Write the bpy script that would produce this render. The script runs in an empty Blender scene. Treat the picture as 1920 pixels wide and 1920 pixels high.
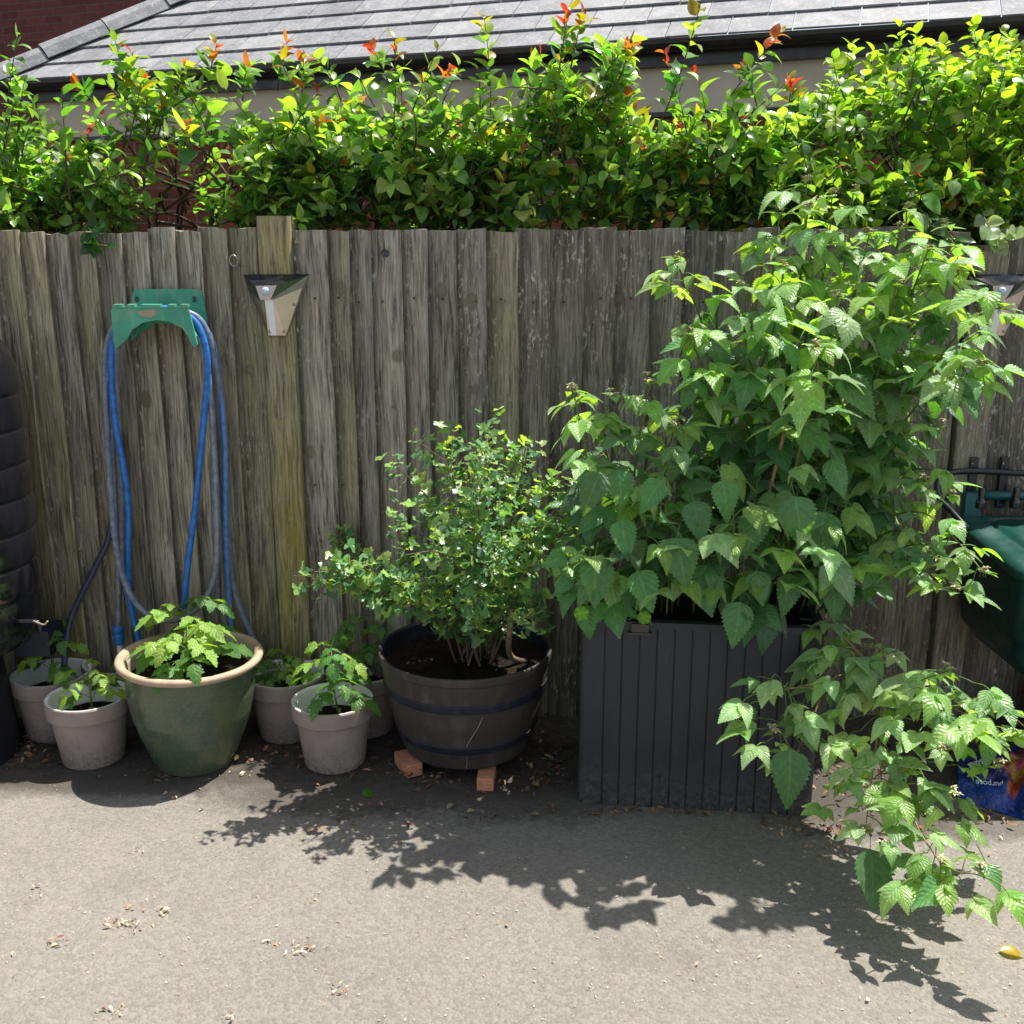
import bpy, math, random
import numpy as np
from mathutils import Vector, Matrix
R = math.radians
rng = random.Random(7)
sc = bpy.context.scene
col = sc.collection

# ------------------------------------------------------------------ camera, world, sun
PITCH = R(14.0); CH = 1.65; FPX = 1920.0
cam_d = bpy.data.cameras.new("camera"); cam = bpy.data.objects.new("camera", cam_d); col.objects.link(cam)
cam.location = (0, 0, CH); cam.rotation_euler = (R(90) - PITCH, 0, 0)
cam_d.sensor_width = 36; cam_d.lens = 36; cam_d.clip_start = 0.05; cam_d.clip_end = 500
sc.camera = cam

SUN = Vector((0.38, 0.20, 1.0)).normalized()
w = bpy.data.worlds.new("World"); sc.world = w; w.use_nodes = True
wn = w.node_tree; wn.nodes.clear()
sky = wn.nodes.new("ShaderNodeTexSky"); sky.sky_type = 'NISHITA'; sky.sun_disc = False
sky.sun_elevation = math.asin(SUN.z); sky.sun_rotation = math.atan2(SUN.x, SUN.y)
sky.air_density = 1.0; sky.dust_density = 1.5; sky.ozone_density = 1.0
bg = wn.nodes.new("ShaderNodeBackground"); bg.inputs[1].default_value = 0.11
wo = wn.nodes.new("ShaderNodeOutputWorld")
hs_ = wn.nodes.new('ShaderNodeHueSaturation'); hs_.inputs['Saturation'].default_value = 0.5   # hazy, whitish summer sky
wn.links.new(sky.outputs[0], hs_.inputs['Color']); wn.links.new(hs_.outputs[0], bg.inputs[0]); wn.links.new(bg.outputs[0], wo.inputs[0])
sd = bpy.data.lights.new("sun", 'SUN'); sd.energy = 5.0; sd.angle = R(0.53); sd.color = (1.0, 0.95, 0.87)
so = bpy.data.objects.new("sun", sd); col.objects.link(so)
so.rotation_euler = SUN.to_track_quat('Z', 'Y').to_euler()
sc.view_settings.view_transform = 'Standard'; sc.view_settings.look = 'None'
sc.view_settings.exposure = 0.95; sc.view_settings.gamma = 1.0
sc.render.resolution_x = sc.render.resolution_y = 1024
sc.cycles.max_bounces = 8; sc.cycles.diffuse_bounces = 4; sc.cycles.transmission_bounces = 4

CT, ST = math.cos(PITCH), math.sin(PITCH)
def ray(px, py):
    u = (px - 960) / FPX; v = (960 - py) / FPX
    return Vector((u, CT + v * ST, -ST + v * CT))
def P(px, py, y):                       # the point seen at pixel (px,py) that is y metres ahead
    d = ray(px, py); return Vector((0, 0, CH)) + d * (y / d.y)
def G(px, py, z=0.0):                   # the point seen at pixel (px,py) at height z
    d = ray(px, py); return Vector((0, 0, CH)) + d * ((z - CH) / d.z)

# ------------------------------------------------------------------ mesh helpers
def tag(o, label=None, cat=None, group=None, kind=None):
    if label: o['label'] = label
    if cat: o['category'] = cat
    if group: o['group'] = group
    if kind: o['kind'] = kind
    return o
def thing(name, loc, label, cat, group=None, rz=0):
    o = bpy.data.objects.new(name, None); col.objects.link(o)
    o.location = loc; o.rotation_euler = (0, 0, rz); o.empty_display_size = 0.1
    return tag(o, label, cat, group)
def finish(name, me, mats, parent):
    for m in (mats if isinstance(mats, (list, tuple)) else [mats]): me.materials.append(m)
    o = bpy.data.objects.new(name, me); col.objects.link(o)
    if parent is not None:
        o.parent = parent
    return o

class MB:
    """collects shapes; build() links them as ONE mesh object. World coordinates; a parent's location is subtracted."""
    def __init__(s): s.v = []; s.f = []; s.m = []; s.sm = []; s.c = []
    def add(s, verts, faces, mi=0, smooth=False, c=(0, 0, 0)):
        b = len(s.v)
        s.v += [tuple(p) for p in verts]; s.f += [tuple(i + b for i in q) for q in faces]
        s.m += [mi] * len(faces); s.sm += [smooth] * len(faces)
        s.c += ([c] * len(verts) if not (isinstance(c, list)) else c)
    def box(s, x0, x1, y0, y1, z0, z1, mi=0, c=(0, 0, 0), M=None):
        v = [Vector((x, y, z)) for z in (z0, z1) for y in (y0, y1) for x in (x0, x1)]
        if M is not None: v = [M @ p for p in v]
        s.add(v, [(0, 2, 3, 1), (4, 5, 7, 6), (0, 1, 5, 4), (2, 6, 7, 3), (0, 4, 6, 2), (1, 3, 7, 5)], mi, False, c)
    def prism(s, poly, d, mi=0, c=(0, 0, 0), smooth=False):   # poly: 3-D points, d: extrusion vector
        n = len(poly); a = [Vector(p) for p in poly]; b = [p + Vector(d) for p in a]
        f = [tuple(range(n)), tuple(range(2 * n - 1, n - 1, -1))] + [(i, i + n, (i + 1) % n + n, (i + 1) % n) for i in range(n)]
        s.add(a + b, f, mi, smooth, c)
    def lathe(s, prof, cx, cy, z0, seg=48, mi=0, smooth=True, c=(0, 0, 0), M=None):
        pp = []
        for (ra, za), (rb, zb_) in zip(prof[:-1], prof[1:]):
            pp.append((ra, za)); L_ = math.hypot(rb - ra, zb_ - za)
            if smooth and L_ > .018:
                k_ = .0025 / L_; pp += [(ra + (rb - ra) * k_, za + (zb_ - za) * k_), (rb - (rb - ra) * k_, zb_ - (zb_ - za) * k_)]
        prof = pp + [prof[-1]]
        v = []; f = []
        for r, z in prof:
            for k in range(seg):
                a = 2 * math.pi * k / seg
                p = Vector((cx + r * math.cos(a), cy + r * math.sin(a), z0 + z))
                v.append(M @ p if M is not None else p)
        for i in range(len(prof) - 1):
            for k in range(seg):
                f.append((i * seg + k, i * seg + (k + 1) % seg, (i + 1) * seg + (k + 1) % seg, (i + 1) * seg + k))
        s.add(v, f, mi, smooth, c)
    def tube(s, pts, r, seg=8, mi=0, c=(0, 0, 0), sub=6, cf=None, caps=True):
        pts = [Vector(p) for p in pts]
        q = spline(pts, sub) if sub > 1 else pts
        n = len(q); v = []; f = []; cl = []
        up = Vector((0.3, 0.2, 0.9)); prev = None
        for i, p in enumerate(q):
            t = (q[min(i + 1, n - 1)] - q[max(i - 1, 0)]).normalized()
            if prev is None: prev = t.cross(up if abs(t.dot(up)) < .9 else Vector((1, 0, 0))).normalized()
            a = (prev - t * prev.dot(t)).normalized(); prev = a; b = t.cross(a)
            rr = r(i / (n - 1)) if callable(r) else r
            for k in range(seg):
                g = 2 * math.pi * k / seg
                nn = a * math.cos(g) + b * math.sin(g)
                v.append(p + nn * rr); cl.append(cf(nn, i / (n - 1)) if cf else c)
        for i in range(n - 1):
            for k in range(seg): f.append((i * seg + k, i * seg + (k + 1) % seg, (i + 1) * seg + (k + 1) % seg, (i + 1) * seg + k))
        if caps:
            f.append(tuple(range(seg - 1, -1, -1))); f.append(tuple((n - 1) * seg + k for k in range(seg)))
        s.add(v, f, mi, True, cl)
    def build(s, name, mats, parent=None):
        me = bpy.data.meshes.new(name)
        off = Vector((0, 0, 0)); inv = None
        if parent is not None:
            inv = world_of(parent).inverted()
        vs = [inv @ Vector(p) for p in s.v] if inv is not None else s.v
        me.from_pydata([tuple(p) for p in vs], [], s.f)
        me.polygons.foreach_set("material_index", s.m); me.polygons.foreach_set("use_smooth", s.sm)
        at = me.attributes.new("col", 'FLOAT_COLOR', 'POINT')
        arr = np.ones((len(s.v), 4), np.float32); arr[:, :3] = np.array(s.c, np.float32).reshape(-1, 3)
        at.data.foreach_set("color", arr.ravel())
        me.update(); me.validate()
        import bmesh
        bm = bmesh.new(); bm.from_mesh(me); bmesh.ops.recalc_face_normals(bm, faces=bm.faces); bm.to_mesh(me); bm.free()
        return finish(name, me, mats, parent)
def world_of(o):
    M = Matrix.LocRotScale(o.location, o.rotation_euler, o.scale)
    return world_of(o.parent) @ M if o.parent else M
def spline(pts, sub):
    if len(pts) < 3: 
        return [pts[0].lerp(pts[-1], i / sub) for i in range(sub + 1)]
    out = []
    for i in range(len(pts) - 1):
        p0 = pts[i - 1] if i else pts[0] * 2 - pts[1]
        p1, p2 = pts[i], pts[i + 1]
        p3 = pts[i + 2] if i + 2 < len(pts) else p2 * 2 - p1
        for k in range(sub):
            t = k / sub
            out.append(0.5 * ((2 * p1) + (p2 - p0) * t + (2 * p0 - 5 * p1 + 4 * p2 - p3) * t * t + (3 * p1 - p0 - 3 * p2 + p3) * t ** 3))
    out.append(pts[-1]); return out

# ------------------------------------------------------------------ material helpers
class NT:
    def __init__(s, name):
        s.mat = bpy.data.materials.new(name); s.mat.use_nodes = True; s.t = s.mat.node_tree; s.t.nodes.clear()
        s.out = s.t.nodes.new("ShaderNodeOutputMaterial")
    def n(s, typ, ins=None, **kw):
        nd = s.t.nodes.new("ShaderNode" + typ)
        for k, v in kw.items(): setattr(nd, k, v)
        for k, v in (ins or {}).items():
            if hasattr(v, 'is_output'): s.t.links.new(v, nd.inputs[k])
            else:
                if isinstance(v, tuple) and len(v) == 3 and nd.inputs[k].type == 'RGBA': v = v + (1,)
                nd.inputs[k].default_value = v
        return nd
    def math(s, op, a, b=0.0, clamp=False):
        return s.n("Math", {0: a, 1: b}, operation=op, use_clamp=clamp).outputs[0]
    def mix(s, f, a, b, mode='MIX'):
        nd = s.n("MixRGB", {0: f, 1: a, 2: b}, blend_type=mode); return nd.outputs[0]
    def ramp(s, f, a, b):
        return s.n("MapRange", {0: f, 1: a, 2: b, 3: 0.0, 4: 1.0}, clamp=True).outputs[0]
    def noise(s, vec, scale, detail=4, rough=.55):
        return s.n("TexNoise", {'Vector': vec, 'Scale': scale, 'Detail': detail, 'Roughness': rough}).outputs[0]
    def obj(s): return s.n("TexCoord").outputs['Object']
    def geo(s): return s.n("NewGeometry").outputs['Position']
    def scale(s, vec, sx, sy, sz): return s.n("VectorMath", {0: vec, 1: (sx, sy, sz)}, operation='MULTIPLY').outputs[0]
    def bump(s, h, strength, dist=0.01): return s.n("Bump", {'Height': h, 'Strength': strength, 'Distance': dist}).outputs[0]
    def bsdf(s, base, rough=.6, spec=.5, metal=0., normal=None, **kw):
        ins = {'Base Color': base, 'Roughness': rough, 'Specular IOR Level': spec, 'Metallic': metal}
        if normal is not None: ins['Normal'] = normal
        ins.update(kw)
        return s.n("BsdfPrincipled", ins).outputs[0]
    def done(s, sh): s.t.links.new(sh, s.out.inputs[0]); return s.mat

def plastic(name, c, rough=.5, spec=.4, var=.25, vs=6, dirt=None, dirt_amt=.5, bump=0.0, bs=60, metal=0.):
    m = NT(name); p = m.geo()
    n1 = m.noise(p, vs, 6)
    base = m.mix(m.ramp(n1, .35, .7), tuple(x * (1 - var) for x in c), tuple(min(1, x * (1 + var)) for x in c))
    if dirt:
        n2 = m.noise(m.scale(p, 1, 1, .5), vs * 2.3, 8, .65)
        base = m.mix(m.math('MULTIPLY', m.ramp(n2, .5, .72), dirt_amt), base, dirt)
    rg = m.n("MapRange", {0: m.noise(p, 14, 5), 1: .3, 2: .7, 3: max(.02, rough - .12), 4: min(1, rough + .12)}).outputs[0]
    nm = m.bump(m.noise(p, bs, 4), bump, .004) if bump else None
    return m.done(m.bsdf(base, rg, spec, metal, nm))

def wood_mat():
    m = NT("weathered_wood"); p = m.obj()
    a = m.n("Attribute", attribute_name="col"); sep = m.n("SeparateColor", {0: a.outputs['Color']})
    alg, drk, rnd = sep.outputs[0], sep.outputs[1], sep.outputs[2]
    off = m.n("CombineXYZ", {0: m.math('MULTIPLY', rnd, 37.0), 1: 0.0, 2: m.math('MULTIPLY', rnd, 91.0)}).outputs[0]
    q = m.n("VectorMath", {0: p, 1: off}, operation='ADD').outputs[0]
    wob = m.noise(m.scale(q, 1, 1, .5), 5, 2)
    qx = m.n("VectorMath", {0: q, 1: m.n("CombineXYZ", {0: m.math('MULTIPLY', wob, .05), 1: 0., 2: 0.}).outputs[0]}, operation='ADD').outputs[0]
    grain = m.noise(m.scale(qx, 1, 1, .05), 130, 6, .65)
    mid = m.noise(m.scale(q, 1, 1, .16), 26, 6, .6)
    big = m.noise(m.scale(q, 1, 1, .4), 4, 4)
    fleck = m.noise(m.scale(q, 1, 1, .35), 90, 6, .7)
    g = m.math('ADD', m.math('MULTIPLY', grain, .6), m.math('MULTIPLY', mid, .4))
    base = m.mix(m.ramp(g, .40, .60), (.066, .060, .054), (.54, .497, .44))
    tint = m.mix(m.ramp(rnd, .2, .9), (.68, .67, .67), (1.2, 1.15, 1.06))
    base = m.mix(1.0, base, tint, 'MULTIPLY')
    base = m.mix(m.math('MULTIPLY', m.ramp(big, .40, .68), .35), base, (.40, .375, .34))
    af = m.math('MULTIPLY', alg, m.ramp(m.math('ADD', m.math('MULTIPLY', big, .55), m.math('MULTIPLY', mid, .45)), .36, .62), True)
    base = m.mix(m.math('MULTIPLY', af, .95), base, m.mix(m.ramp(grain, .35, .65), (.12, .10, .022), (.36, .315, .06)))
    # dark weather staining plus painted overlap shadow at board edges, and pale lichen flecks
    df = m.math('MULTIPLY', drk, m.ramp(mid, .30, .62), True)
    base = m.mix(m.math('MULTIPLY', df, .80), base, (.058, .049, .041))
    patch = m.ramp(m.noise(m.scale(q, 1, 1, .5), 6, 3), .45, .6)
    lf = m.math('MULTIPLY', m.ramp(fleck, .55, .64), m.math('ADD', m.math('MULTIPLY', m.math('MULTIPLY', drk, patch), .95), .16))
    base = m.mix(lf, base, (.52, .49, .42))
    fl2 = m.ramp(m.noise(m.scale(q, 1, 1, .22), 60, 6, .7), .60, .68)
    base = m.mix(m.math('MULTIPLY', fl2, .7), base, (.05, .042, .035))
    # knots of the boards
    x, z = m.n("SeparateXYZ", {0: p}).outputs[0], m.n("SeparateXYZ", {0: p}).outputs[2]
    for (kx, ky) in ((828, 545), (885, 565), (465, 695), (580, 850), (640, 540), (812, 720), (890, 730), (744, 668), (270, 750), (1270, 470), (180, 900), (1160, 560)):
        c = P(kx, ky, 3.49)
        dx = m.math('MULTIPLY', m.math('SUBTRACT', x, c.x), 1.25); dz = m.math('SUBTRACT', z, c.z)
        d = m.math('SQRT', m.math('ADD', m.math('MULTIPLY', dx, dx), m.math('MULTIPLY', dz, dz)))
        d = m.math('ADD', d, m.math('MULTIPLY', m.math('SUBTRACT', mid, .5), .05))
        ring = m.math('ADD', m.math('MULTIPLY', m.math('SINE', m.math('MULTIPLY', d, 700.0)), .5), .5)
        msk = m.n("MapRange", {0: d, 1: .022, 2: .015, 3: 0., 4: 1.}, clamp=True).outputs[0]
        edge = m.math('MULTIPLY', m.n("MapRange", {0: d, 1: .030, 2: .019, 3: 0., 4: 1.}, clamp=True).outputs[0], .6)
        base = m.mix(edge, base, (.075, .06, .045))
        base = m.mix(m.math('MULTIPLY', msk, .6), base, m.mix(ring, (.17, .14, .095), (.24, .205, .14)))
    h = m.math('ADD', m.math('MULTIPLY', grain, .6), m.math('MULTIPLY', mid, .6))
    return m.done(m.bsdf(base, .85, .25, 0, m.bump(h, .8, .007)))

def ground_mat():
    m = NT("tarmac"); p = m.geo()
    big = m.noise(p, 1.1, 5); med = m.noise(p, 8, 6, .6); fine = m.noise(p, 240, 4, .7); grit = m.noise(p, 95, 5, .75)
    q = m.n("VectorMath", {0: p, 1: m.n("VectorMath", {0: m.n("TexNoise", {'Vector': p, 'Scale': 45.0, 'Detail': 3}).outputs[1], 1: (.012, .012, 0)}, operation='MULTIPLY').outputs[0]}, operation='ADD').outputs[0]
    vor = m.n("TexVoronoi", {'Vector': q, 'Scale': 120.0, 'Randomness': 1.0})
    cellc = m.n("SeparateColor", {0: vor.outputs['Color']}).outputs[0]
    base = m.mix(m.ramp(big, .35, .65), (.168, .153, .132), (.205, .188, .163))
    base = m.mix(m.math('MULTIPLY', m.ramp(med, .42, .70), .40), base, (.165, .155, .14))
    base = m.mix(.26, base, m.mix(cellc, (.09, .082, .07), (.34, .315, .275)))
    base = m.mix(m.math('MULTIPLY', m.ramp(grit, .56, .70), .55), base, (.11, .102, .092))
    base = m.mix(m.math('MULTIPLY', m.ramp(fine, .60, .72), .5), base, (.42, .395, .36))
    blot = m.noise(p, 2.6, 7, .68)
    base = m.mix(m.math('MULTIPLY', m.ramp(blot, .54, .68), .42), base, (.125, .115, .10))
    base = m.mix(m.math('MULTIPLY', m.ramp(m.noise(p, 17, 6, .75), .66, .74), .5), base, (.10, .09, .078))
    # damp, dirty earth along the foot of the fence and under the pots, deepened to paint in shade beside the planter
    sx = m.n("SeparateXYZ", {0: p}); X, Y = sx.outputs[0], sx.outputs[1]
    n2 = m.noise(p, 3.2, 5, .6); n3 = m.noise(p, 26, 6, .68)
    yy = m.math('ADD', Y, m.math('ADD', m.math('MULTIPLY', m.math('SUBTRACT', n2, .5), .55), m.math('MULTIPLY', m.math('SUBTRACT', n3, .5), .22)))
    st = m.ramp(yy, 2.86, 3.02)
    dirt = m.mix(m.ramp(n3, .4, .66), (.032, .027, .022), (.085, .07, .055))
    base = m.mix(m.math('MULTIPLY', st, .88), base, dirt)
    for (sxp, syp, rx, ry, am) in ((215, 1468, .40, .085, .75), (640, 1500, .42, .12, .75), (1000, 1500, .35, .14, .7), (1600, 1500, .35, .22, .85), (1840, 1545, .3, .10, .6), (480, 1450, .12, .07, .5)):  # blobs beside the planter paint in shade, the others are stains
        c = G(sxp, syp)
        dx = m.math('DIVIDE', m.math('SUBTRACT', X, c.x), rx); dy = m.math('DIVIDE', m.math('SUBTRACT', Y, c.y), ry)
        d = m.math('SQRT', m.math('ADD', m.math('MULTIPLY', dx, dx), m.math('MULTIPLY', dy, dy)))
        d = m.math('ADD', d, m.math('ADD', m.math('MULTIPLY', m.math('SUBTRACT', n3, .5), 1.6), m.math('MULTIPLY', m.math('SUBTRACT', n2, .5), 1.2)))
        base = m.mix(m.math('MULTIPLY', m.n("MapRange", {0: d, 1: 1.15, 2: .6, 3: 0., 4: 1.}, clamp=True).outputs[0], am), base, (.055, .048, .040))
    h = m.math('ADD', m.math('MULTIPLY', m.math('SUBTRACT', 1.0, vor.outputs['Distance']), .55), m.math('ADD', m.math('MULTIPLY', fine, .35), m.math('MULTIPLY', grit, .5)))
    return m.done(m.bsdf(base, .88, .25, 0, m.bump(h, .8, .006)))

def brick_mat(name, c1, c2, mortar, wdt=.215, hgt=.065):
    m = NT(name); a = m.n("Attribute", attribute_name="col").outputs['Vector']   # metres along the wall, up the wall
    wob = m.noise(m.geo(), 30, 3)
    b = m.n("TexBrick", {'Vector': a, 'Color1': c1, 'Color2': c2, 'Mortar': mortar, 'Scale': 1.0, 'Mortar Size': .006, 'Mortar Smooth': .2, 'Brick Width': wdt + .01, 'Row Height': hgt + .01, 'Bias': 0.0})
    base = m.mix(m.math('MULTIPLY', m.ramp(m.noise(m.geo(), 18, 6), .4, .7), .45), b.outputs[0], tuple(x * .55 for x in c1))
    return m.done(m.bsdf(base, .9, .2, 0, m.bump(m.math('SUBTRACT', wob, b.outputs[1]), .5, .006)))

def slate_mat():
    m = NT("grey_slate"); p = m.geo(); a = m.n("Attribute", attribute_name="col"); r = m.n("SeparateColor", {0: a.outputs['Color']}).outputs[0]
    n = m.noise(p, 9, 6, .6); f = m.noise(p, 70, 5, .7)
    base = m.mix(m.ramp(n, .35, .65), (.165, .172, .19), (.25, .255, .27))
    base = m.mix(1.0, base, m.mix(r, (.8, .8, .82), (1.2, 1.18, 1.14)), 'MULTIPLY')
    base = m.mix(m.math('MULTIPLY', m.ramp(m.noise(p, 38, 7, .72), .50, .66), .5), base, (.40, .40, .385))
    base = m.mix(m.math('MULTIPLY', m.ramp(f, .56, .66), .45), base, (.13, .135, .14))
    base = m.mix(m.math('MULTIPLY', m.ramp(m.noise(p, 16, 7, .7), .60, .70), .7), base, (.50, .50, .45))
    base = m.mix(m.math('MULTIPLY', m.ramp(m.noise(p, 3, 5), .55, .75), .5), base, (.12, .12, .12))
    return m.done(m.bsdf(base, .72, .35, 0, m.bump(f, .5, .005)))

def leaf_mat(name, rough=.42, trans=.42, spec=.5, tcol=(1.9, 1.75, .35), veins=0, sheen=0.0):
    m = NT(name); c = m.n("Attribute", attribute_name="col").outputs['Color']
    p = m.geo(); n = m.noise(p, 60, 4)
    base = m.mix(1.0, c, m.mix(m.ramp(n, .3, .7), (.78, .82, .8), (1.2, 1.16, 1.15)), 'MULTIPLY')
    nm = None
    if veins:
        lv = m.n("SeparateXYZ", {0: m.n("Attribute", attribute_name="lv").outputs['Vector']})
        au = m.math('ABSOLUTE', lv.outputs[0]); v = lv.outputs[1]
        ph = m.math('FRACT', m.math('MULTIPLY', m.math('SUBTRACT', v, m.math('MULTIPLY', au, .30)), float(veins)))
        tri = m.math('ABSOLUTE', m.math('SUBTRACT', ph, .5))            # 0 mid-cell .. 0.5 on a vein
        lat = m.ramp(tri, .38, .5)
        midr = m.n("MapRange", {0: au, 1: .09, 2: .02, 3: 0., 4: 1.}, clamp=True).outputs[0]
        vv = m.math('MAXIMUM', m.math('MULTIPLY', lat, .55), midr)
        base = m.mix(m.math('MULTIPLY', vv, .55), base, m.mix(1.0, base, (2.0, 1.7, 1.7), 'MULTIPLY'))
        h = m.math('SUBTRACT', m.math('MULTIPLY', m.noise(p, 260, 3), .25), m.math('MULTIPLY', tri, 1.1))
        nm = m.bump(h, .5, .004)
    base = m.mix(m.math('MULTIPLY', m.ramp(m.noise(p, 140, 5, .7), .66, .74), .45), base, (.30, .24, .10))
    a = m.bsdf(base, rough, spec, 0, nm, **({'Sheen Weight': sheen, 'Sheen Roughness': .45, 'Sheen Tint': (.9, 1.0, .9, 1)} if sheen else {}))
    tc = m.mix(1.0, base, tcol, 'MULTIPLY')
    ins = {0: tc}
    if nm is not None: ins['Normal'] = nm
    b = m.n("BsdfTranslucent", ins).outputs[0]
    return m.done(m.n("MixShader", {0: trans, 1: a, 2: b}).outputs[0])

def attr_mat(name, rough=.8, spec=.3):
    m = NT(name); c = m.n("Attribute", attribute_name="col").outputs['Color']; p = m.geo()
    base = m.mix(1.0, c, m.mix(m.ramp(m.noise(p, 45, 7, .7), .36, .64), (.6, .6, .6), (1.28, 1.25, 1.2)), 'MULTIPLY')
    return m.done(m.bsdf(base, rough, spec))

def soil_mat():
    m = NT("potting_soil"); p = m.geo()
    n = m.noise(p, 55, 8, .7); f = m.noise(p, 190, 4, .7)
    base = m.mix(m.ramp(n, .35, .7), (.012, .009, .007), (.045, .033, .025))
    base = m.mix(m.math('MULTIPLY', m.ramp(f, .64, .70), .8), base, (.25, .17, .10))
    return m.done(m.bsdf(base, .95, .1, 0, m.bump(n, 1.0, .03)))

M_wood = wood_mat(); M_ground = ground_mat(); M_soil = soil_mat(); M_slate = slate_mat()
M_attr = attr_mat("stems_and_litter"); M_hose = attr_mat("hose_rubber", .42, .45)
M_brick = brick_mat("red_brick", (.20, .068, .038), (.14, .045, .03), (.20, .155, .12))
M_dbrick = brick_mat("dark_red_brick", (.16, .052, .045), (.105, .034, .034), (.12, .085, .075))
M_cream = plastic("cream_render", (.50, .45, .36), .85, .2, .08, 3, (.33, .29, .22), .5)
M_gutter = plastic("black_gutter", (.016, .016, .017), .35, .5, .2, 5, (.05, .05, .05), .4)
M_pot = plastic("stone_grey_plastic", (.285, .232, .208), .75, .25, .12, 9, (.19, .155, .13), .6, .15, 150)
def pot_mat():
    m = NT("stone_grey_pot"); p = m.geo(); z = m.n("SeparateXYZ", {0: p}).outputs[2]
    n = m.noise(p, 11, 7, .65); f = m.noise(p, 85, 6, .72)
    base = m.mix(m.ramp(n, .35, .68), (.245, .20, .178), (.31, .255, .23))
    sp = m.math('MULTIPLY', m.n("MapRange", {0: m.math('ADD', z, m.math('MULTIPLY', m.math('SUBTRACT', n, .5), .18)), 1: .12, 2: .0, 3: 0., 4: 1.}, clamp=True).outputs[0], m.ramp(f, .38, .60))
    base = m.mix(m.math('MULTIPLY', sp, .85), base, (.105, .085, .066))
    base = m.mix(m.math('MULTIPLY', m.ramp(m.noise(m.scale(p, 1, 1, .25), 30, 7, .72), .58, .70), .45), base, (.13, .11, .088))
    base = m.mix(m.math('MULTIPLY', m.ramp(f, .66, .72), .4), base, (.45, .41, .37))
    return m.done(m.bsdf(base, .78, .25, 0, m.bump(f, .25, .003)))
M_pot = pot_mat()
M_potin = plastic("white_plastic", (.72, .72, .72), .45, .45, .06, 9, (.30, .26, .22), .35)
M_terra = plastic("terracotta", (.52, .23, .13), .85, .2, .2, 22, (.62, .40, .30), .6, .3, 120)
M_black = plastic("black_plastic", (.008, .008, .010), .16, .8, .2, 5, (.02, .02, .022), .3)
M_barrel = plastic("dark_brown_plastic", (.045, .038, .033), .62, .35, .15, 7, (.12, .11, .10), .5, .25, 90)
M_band = plastic("navy_band", (.012, .015, .025), .5, .4, .2, 9, (.06, .06, .07), .4)
M_anth = plastic("anthracite_resin", (.027, .029, .036), .5, .4, .12, 5, (.045, .046, .05), .5, .15, 200)
def planter_mat():
    m = NT("dusty_anthracite"); p = m.geo(); z = m.n("SeparateXYZ", {0: p}).outputs[2]
    n = m.noise(m.scale(p, 1, 1, .4), 9, 7, .65); f = m.noise(p, 70, 5, .7)
    base = m.mix(m.ramp(n, .35, .7), (.022, .024, .031), (.036, .038, .046))
    sp = m.math('MULTIPLY', m.n("MapRange", {0: m.math('ADD', z, m.math('MULTIPLY', m.math('SUBTRACT', n, .5), .25)), 1: .16, 2: .0, 3: 0., 4: 1.}, clamp=True).outputs[0], m.ramp(f, .40, .62))
    base = m.mix(m.math('MULTIPLY', sp, .75), base, (.12, .105, .085))
    base = m.mix(m.math('MULTIPLY', m.ramp(m.noise(m.scale(p, 1, 1, .12), 40, 6, .7), .60, .72), .30), base, (.11, .11, .11))
    return m.done(m.bsdf(base, m.n("MapRange", {0: n, 1: .3, 2: .7, 3: .42, 4: .65}).outputs[0], .4, 0, m.bump(f, .12, .003)))
M_anth = planter_mat()
M_bin = plastic("dark_green_plastic", (.004, .034, .029), .38, .5, .2, 5, (.03, .06, .055), .4)
M_binlid = plastic("green_lid_plastic", (.007, .050, .041), .36, .5, .2, 5, (.05, .09, .08), .4)
M_teal = plastic("teal_plastic", (.018, .105, .12), .4, .5, .2, 6)
M_navy = plastic("black_steel_tube", (.010, .011, .020), .35, .5, .2, 6)
M_hanger = plastic("green_hanger_plastic", (.055, .30, .20), .5, .4, .18, 12, (.42, .32, .24), .35)
M_steel = plastic("brushed_steel", (.62, .55, .49), .38, .5, .06, 9, (.40, .35, .30), .4, metal=1.0)
M_steel_refl = plastic("steel_painted_reflection", (.20, .22, .205), .25, .5, .1, 6, metal=.9)  # same steel with the dark reflection of the fence painted into its colour
M_strip = plastic("frosted_strip", (.74, .76, .80), .3, .5, .04, 9)
M_panel = plastic("solar_panel", (.012, .014, .02), .10, .6, .2, 20)
M_screw = plastic("screw_metal", (.30, .28, .26), .4, .5, .1, 30, metal=1.0)
M_lens = plastic("sensor_lens", (.45, .52, .68), .25, .5, .08, 30)
M_red = plastic("red_plastic", (.38, .012, .02), .4, .5, .15, 8)
M_grey = plastic("dark_grey_plastic", (.06, .06, .065), .5, .4, .15, 8)
M_print = plastic("pale_print", (.38, .42, .50), .5, .3, .1, 20)
def glaze_mat():
    m = NT("green_glaze"); p = m.geo(); z = m.n("SeparateXYZ", {0: p}).outputs[2]
    n = m.noise(p, 5, 5, .6); f = m.noise(p, 120, 4, .7); dr = m.noise(m.scale(p, 1, 1, .25), 22, 5)
    base = m.mix(m.ramp(n, .38, .62), (.040, .072, .048), (.098, .112, .062))
    base = m.mix(m.math('MULTIPLY', m.ramp(f, .56, .66), .4), base, (.17, .20, .16))
    base = m.mix(m.math('MULTIPLY', m.ramp(dr, .52, .68), .35), base, (.02, .055, .048))
    return m.done(m.bsdf(base, .22, .55, 0, m.bump(f, .12, .003)))
M_glaze = glaze_mat()
M_rim = plastic("bare_clay_rim", (.40, .30, .215), .6, .3, .18, 14, (.30, .18, .11), .6)
M_claygrey = plastic("pale_clay_inside", (.42, .36, .29), .7, .3, .12, 10, (.25, .2, .16), .5)
L_rasp = leaf_mat("raspberry_leaf", .38, .42, .6, (2.3, 2.1, .4), 7, .5)
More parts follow.
